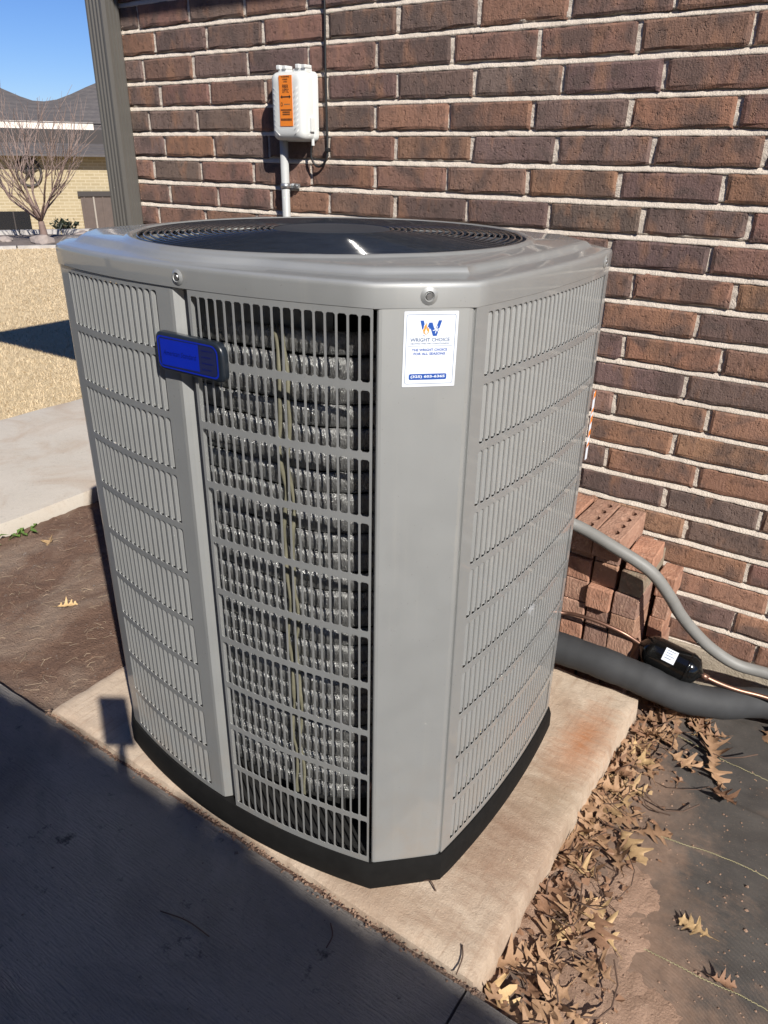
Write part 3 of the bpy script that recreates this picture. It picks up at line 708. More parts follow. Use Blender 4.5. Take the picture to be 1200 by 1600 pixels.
fm = panel('coil_guard_panel', front, .4045, .7265, SM, ROWS, ZB-.002, ZT, off=.0016)
# corner posts
def post(a_end, b_start, name='corner_post'):
    a, b = np.array(a_end), np.array(b_start); d = (b-a)/np.linalg.norm(b-a); nn = np.array([d[1], -d[0]])
    P = [a+d*.0035-nn*.012, a+d*.0035-nn*.001, a+d*.0055+nn*.0008, a+d*.010+nn*.0016, a+(b-a)*.35+nn*.0020, a+(b-a)*.65+nn*.0020, b-d*.010+nn*.0014, b-d*.004-nn*.0006, b-d*.001-nn*.004]
    return strip(name, P, ZB-.004, ZT)
F1_, R0_, R1_, B0_ = (1.115, -1.2), (1.22, -1.1), (1.22, -.55), (1.115, -.45)
post(F1_, R0_); post(R1_, B0_); post((.375, -.45), (.27, -.55)); post((.27, -1.1), (.386, -1.197))
# right louvered panel with its overlapping flange
SR = mkslots(.030, 30, .01665, .74)
rp = panel('louvered_panel', right, .002, .548, SR, ROWS, ZB, ZT-.0005, off=.0016)
louvers(rp, right, SR, ROWS, True, R(34))
e2, n2 = right.at(.002, .0016); t2 = right.tan(.002)
strip('panel_edge', [e2-n2*.014-t2*.0005, e2-t2*.0008-n2*.0008, e2+t2*.001], ZB, ZT+.004)
for a_, ns_ in ((back, 36), (left, 28)):
    sl = mkslots(.04, ns_, (a_.c-.08)/ns_, .70); pp = panel('louvered_panel', a_, .003, a_.c-.003, sl, ROWS, ZB, ZT); louvers(pp, a_, sl, ROWS, False, joined=True)
# top cap: skirt, stepped shoulder, flat deck with a round fan opening
prf = [(-.012, 1.1655), (.0005, 1.1655), (.0026, 1.1670), (.0034, 1.1940), (.0028, 1.1985), (.0008, 1.2015), (-.003, 1.2028), (-.008, 1.2034), (-.028, 1.2056), (-.033, 1.2068), (-.037, 1.2105), (-.0405, 1.2142), (-.045, 1.2162), (-.052, 1.2170)]
V = []; F = []
RX, RY = .748, -.826; RO = .398
for q, (off, z) in enumerate(prf):
    o_ = outline(off); n = len(o_)
    for p in o_:
        d = math.hypot(p[0]-RX, p[1]-RY); lim = RO+.0022*(len(prf)-q)
        if q > 6 and d < lim: p = np.array([RX, RY])+(p-np.array([RX, RY]))*lim/d
        V.append((p[0], p[1], z))
ang = [math.atan2(p[1]-RY, p[0]-RX) for p in outline(-.05)]
for rr, z in ((RO, 1.2182), (.3945, 1.2196), (.391, 1.2222), (.386, 1.2232), (.381, 1.2222), (.3785, 1.2190), (.377, 1.10)):
    V += [(RX+rr*math.cos(a), RY+rr*math.sin(a), z) for a in ang]
nl = len(V)//n
for k in range(nl-1):
    for i in range(n): F.append((k*n+i, k*n+(i+1) % n, (k+1)*n+(i+1) % n, (k+1)*n+i))
top = mesh('top_cap', V, F, M['paint'], ac); smooth(top, 45)
# screws in dimples on the skirt
def screw(p, nn, z, name='screw'):
    g = G(); t_ = Vector((-nn[1], nn[0], 0)); u = Vector((0, 0, 1)); nv = Vector((nn[0], nn[1], 0)); c = Vector((p[0], p[1], z))
    def ring(r, d, k=16): return [c+nv*d+(t_*math.cos(2*math.pi*i/k)+u*math.sin(2*math.pi*i/k))*r for i in range(k)]
    k = 16; g.add(ring(.0048, .0)+ring(.0048, .0022)+ring(.0039, .0034), [(i, (i+1) % k, k+(i+1) % k, k+i) for i in range(k)]+[(k+i, k+(i+1) % k, 2*k+(i+1) % k, 2*k+i) for i in range(k)]+[tuple(range(2*k, 3*k))])
    g.add([c+nv*.0035+t_*a+u*b for a, b in ((-.003, -.0008), (.003, -.0008), (.003, .0008), (-.003, .0008))], [(0, 1, 2, 3)])
    o = g.out(name, M['zinc'], top)
    g = G(); 
    V = ring(.0056, .0004)+ring(.0074, .0028)+ring(.0095, .0017)+ring(.0125, .0001)
    g.add(V, [(j*k+i, j*k+(i+1) % k, (j+1)*k+(i+1) % k, (j+1)*k+i) for j in range(3) for i in range(k)]); o = g.out('screw_dimple', M['paint'], top); smooth(o, 80)
for a_, u in ((front, .388), (right, .50)):
    p, nn = a_.at(u, .0034); screw(p, nn, 1.1835)
dch = np.array([.105, .1]); dch /= np.linalg.norm(dch); nch = np.array([dch[1], -dch[0]])
pc = np.array(F1_)+dch*.0755+nch*.0034; screw(pc, nch, 1.1835)
# fan grille: concentric coated wires on spokes, hub plate, fan below
gr = bpy.data.objects.new('fan_grille', bpy.data.meshes.new('fan_grille')); COL.objects.link(gr); gr.parent = ac
gz = lambda r: 1.2195+.009*(1-(r/.375)**2)
for k in range(21):
    r = .121+k*.0125
    G().tube([(RX+r*math.cos(a), RY+r*math.sin(a), gz(r)) for a in np.linspace(0, 2*math.pi, 97)[:-1]], .0021, 6, closed=True).out('wire_ring', M['wire'], gr, True)
for k in range(12):
    a = 2*math.pi*k/12+.13; G().tube([(RX+r*math.cos(a), RY+r*math.sin(a), gz(r)-.0045) for r in np.linspace(.07, .382, 8)], .0026, 6).out('spoke', M['wire'], gr, True)
nseg = 64; V = []; F = []
for r, z in ((0.0005, gz(0)+.0015), (.07, gz(0)+.0012), (.110, gz(0)+.0006), (.1145, gz(0)-.0005), (.1155, gz(0)-.007)): V += [(RX+r*math.cos(2*math.pi*i/nseg), RY+r*math.sin(2*math.pi*i/nseg), z) for i in range(nseg)]
for k in range(4):
    for i in range(nseg): F.append((k*nseg+i, (k+1)*nseg+i, (k+1)*nseg+(i+1) % nseg, k*nseg+(i+1) % nseg))
smooth(mesh('hub_plate', V, F, M['hub'], gr), 50)
fan = bpy.data.objects.new('fan', bpy.data.meshes.new('fan')); COL.objects.link(fan); fan.parent = ac
for b in range(3):
    V = []; F = []; a0 = b*2*math.pi/3+.5
    for i in range(7):
        r = .07+.275*i/6
        for j in range(6):
            a = a0+(j/5)*(1.1-.25*i/6); V.append((RX+r*math.cos(a), RY+r*math.sin(a), 1.10+.05*(j/5)+.012*math.sin(j/5*3.14)))
    for i in range(6):
        for j in range(5): F.append((i*6+j, i*6+j+1, (i+1)*6+j+1, (i+1)*6+j))
    o = mesh('fan_blade', V, F, M['wire'], fan, True); md = o.modifiers.new('sheet', 'SOLIDIFY'); md.thickness = .003
G().tube([(RX, RY, 1.06), (RX, RY, 1.205)], .06, 24).out('motor', M['base'], fan, False)
g = G(); g.add([(RX+.40*math.cos(a), RY+.38*math.sin(a), .9) for a in np.linspace(0, 2*math.pi, 33)[:-1]], [tuple(range(32))]); g.out('shade_disc', M['black'], ac)  # black disc added below the fan as painted darkness

# ---- flat print helpers
def text_geo(txt, size, bold=0.0, shear=0.0, space=1.0):
    cu = bpy.data.curves.new('lettering', 'FONT'); cu.body = txt; cu.size = size; cu.align_x = 'CENTER'; cu.align_y = 'CENTER'; cu.offset = bold; cu.shear = shear; cu.space_character = space; cu.resolution_u = 2
    ob = bpy.data.objects.new('lettering', cu); COL.objects.link(ob); dg = bpy.context.evaluated_depsgraph_get(); dg.update()
    me = bpy.data.meshes.new_from_object(ob.evaluated_get(dg)); V = [tuple(v.co) for v in me.vertices]; F = [tuple(p.vertices) for p in me.polygons]
    bpy.data.objects.remove(ob); bpy.data.curves.remove(cu); bpy.data.meshes.remove(me)
    if V:
        xs = [v[0] for v in V]; ys = [v[1] for v in V]; cx = (min(xs)+max(xs))/2; cy = (min(ys)+max(ys))/2; V = [(v[0]-cx, v[1]-cy, 0) for v in V]
    return V, F
class Plane:
    """flat print on a plane: o + x*u + y*v + lift*n"""
    def __init__(s, o, u, v): s.o = Vector(o); s.u = Vector(u).normalized(); s.v = Vector(v).normalized(); s.n = s.u.cross(s.v)
    def P(s, x, y, l=0.): return tuple(s.o+s.u*x+s.v*y+s.n*l)
    def poly(s, pts, name, mat, parent, l): return mesh(name, [s.P(x, y, l) for x, y in pts], [tuple(range(len(pts)))], mat, parent)
    def text(s, txt, x, y, wd, ht, name, mat, parent, l=.0006, bold=.0, shear=0., own=True):
        V, F = text_geo(txt, 1.0, bold, shear); 
        if not V: return
        W = max(v[0] for v in V)-min(v[0] for v in V); Hh = max(v[1] for v in V)-min(v[1] for v in V)
        return mesh(name, [s.P(x+v[0]*wd/W, y+v[1]*ht/Hh, l) for v in V], F, mat, parent)
    def slab(s, pts, l0, l1, name, mat, parent):
        n_ = len(pts); V = [s.P(x, y, l0) for x, y in pts]+[s.P(x, y, l1) for x, y in pts]
        return mesh(name, V, [tuple(range(n_, 2*n_))]+[(i, (i+1) % n_, n_+(i+1) % n_, n_+i) for i in range(n_)], mat, parent)
def rrect(w_, h_, r, k=5, cx=0, cy=0):
    P = []
    for sx, sy, a0 in ((1, 1, 0), (-1, 1, 90), (-1, -1, 180), (1, -1, 270)):
        for i in range(k+1): a = R(a0+90*i/k); P.append((cx+sx*(w_/2-r)+r*math.cos(a), cy+sy*(h_/2-r)+r*math.sin(a)))
    return P
# ---- service sticker on the corner post
pc = np.array(F1_)+dch*.0798+nch*.0024
tv = Vector((dch[0]*-.018, dch[1]*-.018, 1))*1
pl = Plane((pc[0], pc[1], 1.1085), (dch[0], dch[1], .0), (dch[0]*.012, dch[1]*.012, 1))
st = pl.slab(rrect(.0785, .1085, .0012, 2), 0, .0004, 'service_sticker', M['sheet_white'], ac)
def frame(pl, w_, h_, r, th, name, mat, parent, l):
    A = rrect(w_, h_, r); B = rrect(w_-2*th, h_-2*th, max(.0004, r-th)); n_ = len(A)
    return mesh(name, [pl.P(x, y, l) for x, y in A+B], [(i, (i+1) % n_, n_+(i+1) % n_, n_+i) for i in range(n_)], mat, parent)
frame(pl, .0715, .1000, .003, .0006, 'border', M['ink_grey'], st, .0006)
# W emblem with flame and snowflake
def PP(pts, name, mat, l): return pl.poly(pts, name, mat, st, l)
W_ = [(-.0155, .0415), (-.0105, .0415), (-.0068, .0270), (-.0025, .0385), (.0022, .0385), (.0062, .0270), (.0112, .0415), (.0160, .0415), (.0092, .0195), (.0036, .0195), (-.0002, .0305), (-.0046, .0195), (-.0098, .0195)]
V = [pl.P(x-.0005, y, .0006) for x, y in W_]; bm_f = [(0, 1, 2, 11, 12), (2, 3, 10, 11), (3, 4, 10), (4, 5, 9, 10), (5, 6, 7, 8, 9)]
mesh('letter_emblem', V, bm_f, M['ink_blue'], st)
fl_ = lambda k, cx, cy: [(cx+k*x, cy+k*y) for x, y in ((0, -.0075), (.0036, -.0055), (.0046, -.001), (.0026, .003), (.0012, .001), (.0004, .0095), (-.0026, .0045), (-.0030, .0010), (-.0046, -.0005), (-.0036, -.0055))]
PP(fl_(1.28, -.0072, .0288), 'flame_halo', M['sheet_white'], .0008); PP(fl_(1.0, -.0072, .0290), 'flame', M['ink_orange'], .0010); PP(fl_(.48, -.0070, .0262), 'flame_core', M['sheet_white'], .0012)
for k in range(3):
    a = R(60*k+15); c, s_ = math.cos(a)*.0055, math.sin(a)*.0055; q = (-s_*.10, c*.10)
    PP([(.0078-c-q[0], .0285-s_-q[1]), (.0078+c-q[0], .0285+s_-q[1]), (.0078+c+q[0], .0285+s_+q[1]), (.0078-c+q[0], .0285-s_+q[1])], 'snowflake_arm', M['sheet_white'], .0008+.0001*k)
pl.text('WRIGHT CHOICE', -.0006, .0142, .0575, .0052, 'lettering', M['ink_grey'], st, .0006, .012)
pl.text('HEATING AND AIR CONDITIONING', -.0006, .0088, .0565, .0020, 'lettering', M['ink_grey'], st, .0006, .014)
PP([(-.0325, .0052), (.0325, .0052), (.0325, .0056), (-.0325, .0056)], 'rule', M['ink_grey'], .0006)
pl.text('THE WRIGHT CHOICE', -.0006, -.0002, .0520, .0038, 'lettering', M['ink_blue'], st, .0006, .03)
pl.text('FOR ALL SEASONS', -.0006, -.0058, .0465, .0038, 'lettering', M['ink_blue'], st, .0006, .03)
pl.poly(rrect(.0560, .0088, .0022, 4, -.0015, -.0395), 'phone_bar', M['ink_blue'], st, .0006)
pl.text('(325) 603-6365', -.0015, -.0395, .0510, .0050, 'lettering', M['sheet_white'], st, .0009, .03)
# ---- warning sticker at the far end of the right side
p, nn = right.at(.566, .0045); pl2 = Plane((p[0], p[1], .835), (0, 1, 0), (0, 0, 1))
ws = pl2.slab(rrect(.012, .155, .001, 2), 0, .0005, 'warning_sticker', M['sheet_white'], ac)
for k, (y0_, y1_) in enumerate(((.060, .074), (.028, .036), (.004, .020), (-.026, -.012), (-.050, -.042))): pl2.poly([(-.0055, y0_), (.0055, y0_+.006), (.0055, y1_+.006), (-.0055, y1_)], 'orange_band', M['ink_amber'], ws, .0008)
# ---- maker's badge bridging the two front panels
p0, n0_ = front.at(.408, .006); 
tt = np.array([-n0_[1], n0_[0]])
pb = Plane((p0[0], p0[1], 1.063), (tt[0], tt[1], 0), (-.0*tt[0], -.0*tt[1], 1))
def bshape(k, dx=0, sl=0.0):
    w_, h_ = .150*k[0], .066*k[1]; P = []
    for x, y, r, a0 in ((w_/2, h_/2*.93, .020, 0), (-w_/2, h_/2, .011, 90), (-w_/2, -h_/2*.93, .014, 180), (w_/2, -h_/2, .013, 270)):
        r *= min(1, k[2]); sx = 1 if x > 0 else -1; sy = 1 if y > 0 else -1
        for i in range(6): a = R(a0+90*i/5); P.append((dx+x-sx*r+r*math.cos(a), y-sy*r+r*math.sin(a)))
    return P
bd = pb.slab(bshape((1, 1, 1)), -.004, .009, 'maker_badge', M['badge'], ac); bevel(bd, .005, 4, 30); smooth(bd, 30)
A = bshape((.90, .83, .7), -.002); B = bshape((.86, .75, .6), -.002); n_ = len(A)
mesh('blue_border', [pb.P(x, y, .0093) for x, y in A+B], [(i, (i+1) % n_, n_+(i+1) % n_, n_+i) for i in range(n_)], M['blue'], bd)
pb.poly([(x, y) for x, y in bshape((.84, .72, .6), -.002)], 'badge_ground', M['navy'], bd, .0094)
A = [(-.0625, -.0205), (.024, -.0205), (.024, .0225), (-.0625, .0225)]
pb.poly(A, 'blue_field', M['blue'], bd, .0097)
pb.text('American Standard', -.019, .001, .076, .0085, 'lettering', M['blue_dark'], bd, .0100, .0, .35)
for k in range(4): pb.poly([(.030, .014-.010*k), (.054-.004*(k % 2), .014-.010*k), (.054-.004*(k % 2), .0155-.010*k), (.030, .0155-.010*k)], 'print_line', M['blue_dark'], bd, .0097)

# ================================================================= THINGS ON THE WALL
# fibre terminal box
fb = empty('utility_box', (-.013, -.04, 1.5), 'white plastic utility box with an orange label hung on the brick wall', 'utility box')
X0, X1, Y0, Y1, Z0_, Z1_ = -.080, .052, -.078, -.008, 1.400, 1.588
def rbox(name, x0, x1, y0, y1, z0, z1, r, mat, parent, front_in=.012):
    """rounded tray: rings from the wall to the domed front"""
    V = []; F = []; k = 5; rings = [(0, 0), (0, .62), (.004, .82), (.010, .95), (.020, 1.0), (.030, 1.012)]
    for ins, f in rings:
        y = y0+(y1-y0)*(1-f); P = rrect(x1-x0-2*ins, z1-z0-2*ins, max(.004, r-ins*.3), k, (x0+x1)/2, (z0+z1)/2); V += [(px, y, pz) for px, pz in P]
    n_ = 4*(k+1)
    for a in range(len(rings)-1):
        for i in range(n_): F.append((a*n_+i, a*n_+(i+1) % n_, (a+1)*n_+(i+1) % n_, (a+1)*n_+i))
    F.append(tuple((len(rings)-1)*n_+i for i in range(n_)))
    o = mesh(name, V, [f[::-1] for f in F], mat, parent); bm = bmesh.new(); bm.from_mesh(o.data); bmesh.ops.recalc_face_normals(bm, faces=bm.faces[:]); bm.to_mesh(o.data); bm.free(); return smooth(o, 50)
lid = rbox('lid', X0, X1, Y0, Y1-.018, Z0_, Z1_, .018, M['box_white'], fb)
rbox('back_shell', X0-.003, X1+.003, -.030, -.004, Z0_-.003, Z1_+.003, .018, M['box_white'], fb)
pf = Plane((-.014, Y0-.0012, 1.494), (1, 0, 0), (0, 0, 1))
lb = pf.slab(rrect(.052, .138, .001, 2, .002, .014), -.0004, .0010, 'orange_label', M['ink_amber'], lid)
for txt, y, wd, ht, bo in (('WARNING', .079, .034, .0045, .03), ('FIBER', .072, .020, .004, .02), ('CABLE', .066, .016, .004, .02), ('FIBER', .053, .024, .0105, .02), ('OPTIC', .041, .026, .0105, .02)): pf.text(txt, .002, y, wd, ht, 'lettering', M['ink_black'], lb, .0013, bo)
pf.poly([(-.012, .0235), (.016, .0235), (.016, .0200), (.023, .0252), (.016, .0305), (.016, .0270), (-.012, .0270), (-.012, .0305), (-.019, .0252), (-.012, .0200)][::1], 'arrow', M['ink_black'], lb, .0013)
pf.text('O', -.015, .005, .0085, .0120, 'lettering', M['ink_black'], lb, .0013, .03)
for k in range(5): pf.poly([(-.006+.005*k, .0035), (-.0025+.005*k, .0035), (-.0025+.005*k, .0065), (-.006+.005*k, .0065)], 'faded_print', M['tie'], lb, .0013)
for y, n_, wd in ((-.0125, 9, .044), (-.0185, 6, .030), (-.0245, 6, .030), (-.040, 8, .044)):
    for k in range(n_): xx = .002-wd/2+wd*(k+.12)/n_; pf.poly([(xx, y), (xx+wd/n_*.75, y), (xx+wd/n_*.75, y+(.0042 if y > -.03 else .0065)), (xx, y+(.0042 if y > -.03 else .0065))], 'fine_print', M['ink_black'], lb, .0013)
for s_ in (-1, 1):                                     # embossed chevrons on the lid
    for k in range(9):
        z = 1.545-k*.0145; xa, xb = (-.0640, -.043) if s_ < 0 else (.017, .034)
        za, zb = (z, z-.016) if s_ < 0 else (z-.016, z)
        G().tube([(xa, Y0+.0002, za), (xb, Y0+.0001, zb)], .0012, 6).out('rib', M['box_white'], lid, True)
for xx in (-.049, .028):                               # latches above
    lt = G().box(xx-.017, -.050, Z1_-.004, xx+.017, -.018, Z1_+.010).box(xx-.021, -.055, Z1_+.008, xx-.006, -.022, Z1_+.020).box(xx+.004, -.055, Z1_+.008, xx+.019, -.022, Z1_+.018).out('latch', M['box_white'], fb); bevel(lt, .0025, 2)
G().box(-.004, -.050, Z1_-.002, .010, -.020, Z1_+.008).out('hasp', M['box_white'], fb)
G().box(X1, -.046, 1.425, X1+.007, -.028, 1.462).out('side_clip', M['box_white'], fb); G().tube([(X1-.006, -.024, Z0_+.004), (X1-.006, -.024, Z0_-.014)], .005, 8).out('cable_gland', M['box_white'], fb)
# grey riser pipe below the box with its clamp
cd = empty('riser_conduit', (-.075, -.026, 0), 'straight grey conduit pipe running down the brick wall under the white box', 'conduit')
G().tube([(-.074, -.026, GZ-.02), (-.074, -.026, 1.0), (-.074, -.026, Z0_+.002)], .0135, 16).out('pipe', M['conduit'], cd, True)
cl = G().tube([(-.074, -.026, 1.258), (-.074, -.026, 1.274)], .0158, 16).out('clamp', M['steel'], cd, True)
g = G().box(-.062, -.014, 1.259, -.030, -.003, 1.273); g.out('clamp_foot', M['steel'], cd); G().tube([(-.039, -.014, 1.266), (-.039, -.022, 1.266)], .005, 8).out('screw', M['zinc'], cd)
# black drop cable
pts = spline([(.088, -.009, 2.52), (.0885, -.009, 2.0), (.089, -.008, 1.77), (.0895, -.009, 1.60), (.0905, -.008, 1.45), (.092, -.009, 1.375), (.090, -.011, 1.352), (.078, -.013, 1.334), (.060, -.016, 1.326), (.044, -.020, 1.336), (.037, -.024, 1.36), (.042, -.024, Z0_-.010)], 8)
tag(G().tube(pts, .0036, 8).out('drop_cable', M['cable'], None, True, (.088, -.009, 2.0)), 'thin black cable hanging down the brick wall beside the white box', 'cable')
clp = tag(G().box(.085, -.015, 1.368, .099, -.002, 1.380).out('cable_clip', M['cable'], None, False, (.092, -.008, 1.374)), 'small black clip pinning the thin cable to the wall', 'clip'); bevel(clp, .002)

# ================================================================= PIPES, FILTER DRIER AND LOOSE BRICKS
pp = spline([(.93, -.425, .16), (1.00, -.372, .125), (1.07, -.322, .10), (1.140, -.300, .082), (1.262, -.298, .082), (1.375, -.282, .066), (1.475, -.262, .042), (1.572, -.205, .022), (1.690, -.096, .000), (1.86, -.070, -.012), (2.3, -.066, -.030)], 9)
tag(G().tube(pp, [.047-.005*min(1, i/80)+.0010*math.sin(i*.7)+.0006*math.sin(i*2.1) for i in range(len(pp))], 20).out('insulated_pipe', M['foam'], None, True, (1.375, -.28, .03)), 'thick dark grey foam insulated pipe lying between the slab and the wall', 'pipe')
cpth = spline([(.97, -.42, .52), (1.06, -.345, .500), (1.142, -.30, .478), (1.255, -.30, .445), (1.350, -.282, .398), (1.402, -.250, .327), (1.432, -.220, .267), (1.472, -.185, .205), (1.520, -.155, .152), (1.586, -.130, .112), (1.665, -.112, .104), (1.80, -.10, .10), (2.3, -.09, .12)], 9)
tag(G().tube(cpth, .0162, 16).out('flexible_conduit', M['liquid'], None, True, (1.35, -.28, .39)), 'curved grey flexible conduit sweeping down past the loose brick stack', 'conduit')
# filter drier
da, db = Vector((1.368, -.214, .124)), Vector((1.502, -.212, .100)); dd = (db-da).normalized()
fd = empty('filter_drier', (da+db)/2, 'glossy black filter drier cylinder with a small white label on the foam pipe', 'filter drier')
prof_ = [(-.022, .008), (-.018, .012), (-.012, .024), (-.004, .034), (.006, .041), (.018, .0445), (.118, .0445), (.124, .0435), (.130, .040), (.137, .038), (.1455, .024), (.152, .012), (.156, .008)]
G().tube([da+dd*a for a, r in prof_], [r for a, r in prof_], 28).out('shell', M['gloss_black'], fd, True)
bd_ = G().tube([da+dd*.112, da+dd*.118], .0456, 28).out('seam_bead', M['gloss_black'], fd, True)
side = Vector((.25, -1.0, .95)); side = (side-dd*side.dot(dd)).normalized(); tn = dd.cross(side)
V = []; F = []
for i in range(6):
    a = -.42+.84*i/5
    for l in (.046, .080): V.append(da+dd*l+(side*math.cos(a)+tn*math.sin(a))*.0452)
mesh('white_label', V, [(2*i, 2*i+1, 2*i+3, 2*i+2) for i in range(5)], M['sheet_white'], fd)
for k in range(4):
    V = []; a = -.28+.16*k
    for aa in (a-.018, a+.018):
        for l in (.051, .074-.005*(k % 2)): V.append(da+dd*l+(side*math.cos(aa)+tn*math.sin(aa))*.0456)
    mesh('print_line', V, [(0, 1, 3, 2)], M['ink_grey'], fd)
cu1 = spline([(1.03, -.36, .17), (1.08, -.29, .172), (1.127, -.252, .168), (1.165, -.248, .174), (1.223, -.246, .175), (1.30, -.234, .158), (1.350, -.214, .128)], 8)
tag(G().tube(cu1, .0055, 10).out('copper_tube', M['copper'], None, True, (1.2, -.2, .14)), 'thin bright copper tube running from the cabinet to the black cylinder', 'copper tube')
cu2 = spline([(1.520, -.212, .0965), (1.56, -.200, .082), (1.61, -.178, .066), (1.687, -.146, .052), (1.80, -.13, .035), (2.2, -.14, .03)], 8)
c2 = tag(G().tube(cu2, .0062, 10).out('copper_tube', M['copper'], None, True, (1.6, -.18, .06)), 'dulled copper tube leaving the black cylinder over the foam pipe', 'copper tube')
G().tube([Vector((1.516, -.212, .098)), Vector((1.536, -.209, .091))], .009, 10).out('fitting', M['copper'], c2, True)
# loose brick stack
LT = {'S': (.37, .195, .130), 'P': (.33, .195, .140), 'T': (.31, .18, .122), 'G': (.23, .195, .145), 'B': (.24, .148, .115)}
def loose_brick(x0, x1, y0, y1, z0, z1, tone, label, holes=None, rot=0.0):
    cx, cy, cz = (x0+x1)/2, (y0+y1)/2, (z0+z1)/2; bm = bmesh.new(); bmesh.ops.create_cube(bm, size=1.0)
    for v in bm.verts: v.co = Vector((v.co.x*(x1-x0), v.co.y*(y1-y0), v.co.z*(z1-z0)))
    bmesh.ops.subdivide_edges(bm, edges=bm.edges[:], cuts=2, use_grid_fill=True)
    sd_ = random.random()*50
    for v in bm.verts:
        n_ = mnoise.noise_vector(v.co*22+Vector((sd_, 0, 0))); v.co += n_*.0018
    me = bpy.data.meshes.new('loose_brick'); bm.to_mesh(me); bm.free(); me.materials.append(M['loose'])
    o = link('loose_brick', me, None, None); o.location = (cx, cy, cz); o.rotation_euler = (0, 0, rot)
    f = random.uniform(.9, 1.1); o.color = tuple(c*f for c in LT[tone])+(1,)
    bevel(o, .003, 2, 50); tag(o, label, 'brick', 'loose bricks stacked against the wall'); return o
xs = [(1.113, 1.179), (1.184, 1.252), (1.257, 1.327)]; cn = ['left column', 'middle column', 'right column']
rows_t = [.343, .273, .203, .133, .063, -.007]; toneg = ['STG', 'PSB', 'PBT', 'SBP', 'TSB', 'SPT']
rn = ['third', 'fourth', 'fifth', 'sixth', 'seventh', 'bottom']
front_y = [[-.222, -.214, -.222], [-.220, -.236, -.226], [-.222, -.216, -.224], [-.222, -.22, -.221], [-.22, -.222, -.22], [-.22, -.22, -.22]]
for i, zt in enumerate(rows_t):
    for j, (xa, xb) in enumerate(xs):
        jx = random.uniform(-.002, .002); gap = .008 if (i, j) in ((0, 2),) else 0
        loose_brick(xa+jx+gap, xb+jx, front_y[i][j], -.014+random.uniform(0, .004), zt-.069, zt-.001, toneg[i][j], 'loose %s brick end in the %s layer of the stack, %s' % ({'S': 'salmon', 'P': 'pink', 'T': 'tan', 'G': 'grey green', 'B': 'brown'}[toneg[i][j]], rn[i], cn[j]), rot=random.uniform(-.012, .012))
for j in range(2): loose_brick(xs[j][0], xs[j][1], -.212, -.02, .345, .384, 'TB'[j], 'thin shaded brick under the cored brick at the top of the stack, %s' % cn[j])
# top bricks with core holes: built as a body with four pressed round holes
def cored_brick(x0, x1, y0, y1, z0, z1, tone, label, rot=0.):
    o = loose_brick(x0, x1, y0, y1, z0, z1, tone, label, rot=rot)
    for k in range(4):
        yy = (y0+y1)/2+(y1-y0)*(k-1.5)*.225; n_ = 14
        cut = bpy.data.meshes.new('core_cut'); g = G().tube([((x0+x1)/2+(x1-x0)*.08, yy, z1-.055), ((x0+x1)/2+(x1-x0)*.08, yy, z1+.02)], .0145, n_); 
        V = np.array(g.v)-np.array([(x0+x1)/2, (y0+y1)/2, (z0+z1)/2]); cut.from_pydata(V.tolist(), [], g.f); cut.update()
        co = bpy.data.objects.new('core_cut', cut); COL.objects.link(co); co.location = o.location; co.rotation_euler = o.rotation_euler
        md = o.modifiers.new('hole', 'BOOLEAN'); md.operation = 'DIFFERENCE'; md.object = co; md.solver = 'EXACT'
    dg = bpy.context.evaluated_depsgraph_get(); dg.update(); me = bpy.data.meshes.new_from_object(o.evaluated_get(dg)); o.modifiers.clear(); o.data = me
    for c in [c for c in bpy.data.objects if c.name.startswith('core_cut')]: bpy.data.objects.remove(c)
    return o
cored_brick(1.117, 1.185, -.262, -.042, .386, .455, 'P', 'cored brick at the top of the stack, beside the cabinet edge', .0)
cored_brick(1.189, 1.262, -.268, -.055, .386, .455, 'P', 'cored brick at the top of the stack, nearest the curved conduit', -.01)
loose_brick(1.268, 1.338, -.212, -.088, .345, .396, 'S', 'smooth short brick resting lower beside the cored bricks', rot=.03)
loose_brick(1.040, 1.108, -.26, -.045, .388, .457, 'S', 'salmon brick at the top of the stack, half hidden behind the cabinet')
for i, zt in enumerate([.300, .230, .160, .090, .020]):
    loose_brick(1.336+.004*(i % 2), 1.386-.004*(i % 3), -.108, -.016, zt-.068, zt, 'SPSPS'[i], 'broken pink brick standing behind the stack, %s from the top' % ['first', 'second', 'third', 'fourth', 'fifth'][i], rot=.03*(i % 2))

# ================================================================= GROUND DETAILS
def zat(x, y, fn): return float(fn(np.array([x]), np.array([y]))[0])
fabric = bpy.data.objects['landscape_fabric']
def zg(x, y): return max(zat(x, y, fab_z), zat(x, y, dirt_z))
for pts, a_, b_ in (([(1.50, -.275), (1.585, -.29), (1.661, -.303), (1.74, -.310), (2.05, -.318), (2.55, -.33)], 0, 1), ([(1.546, -.653), (1.603, -.643), (1.67, -.627), (1.725, -.621), (1.792, -.621), (2.1, -.615), (2.55, -.60)], 0, 1), ([(1.45, -.968), (1.531, -.957), (1.595, -.949), (1.66, -.947), (1.731, -.944), (1.788, -.937), (1.844, -.934), (2.1, -.925), (2.55, -.92)], 0, 1)):
    q = spline([(x, y, 0) for x, y in pts], 26)
    q = [(x+.0010*math.sin(i*2.2), y+.0012*math.cos(i*2.2), zat(x, y, fab_z)+.0016+.0006*math.sin(i*2.2)) for i, (x, y, _) in enumerate(q)]
    G().tube(q, .0010, 5).out('marker_thread', M['thread'], fabric, True)
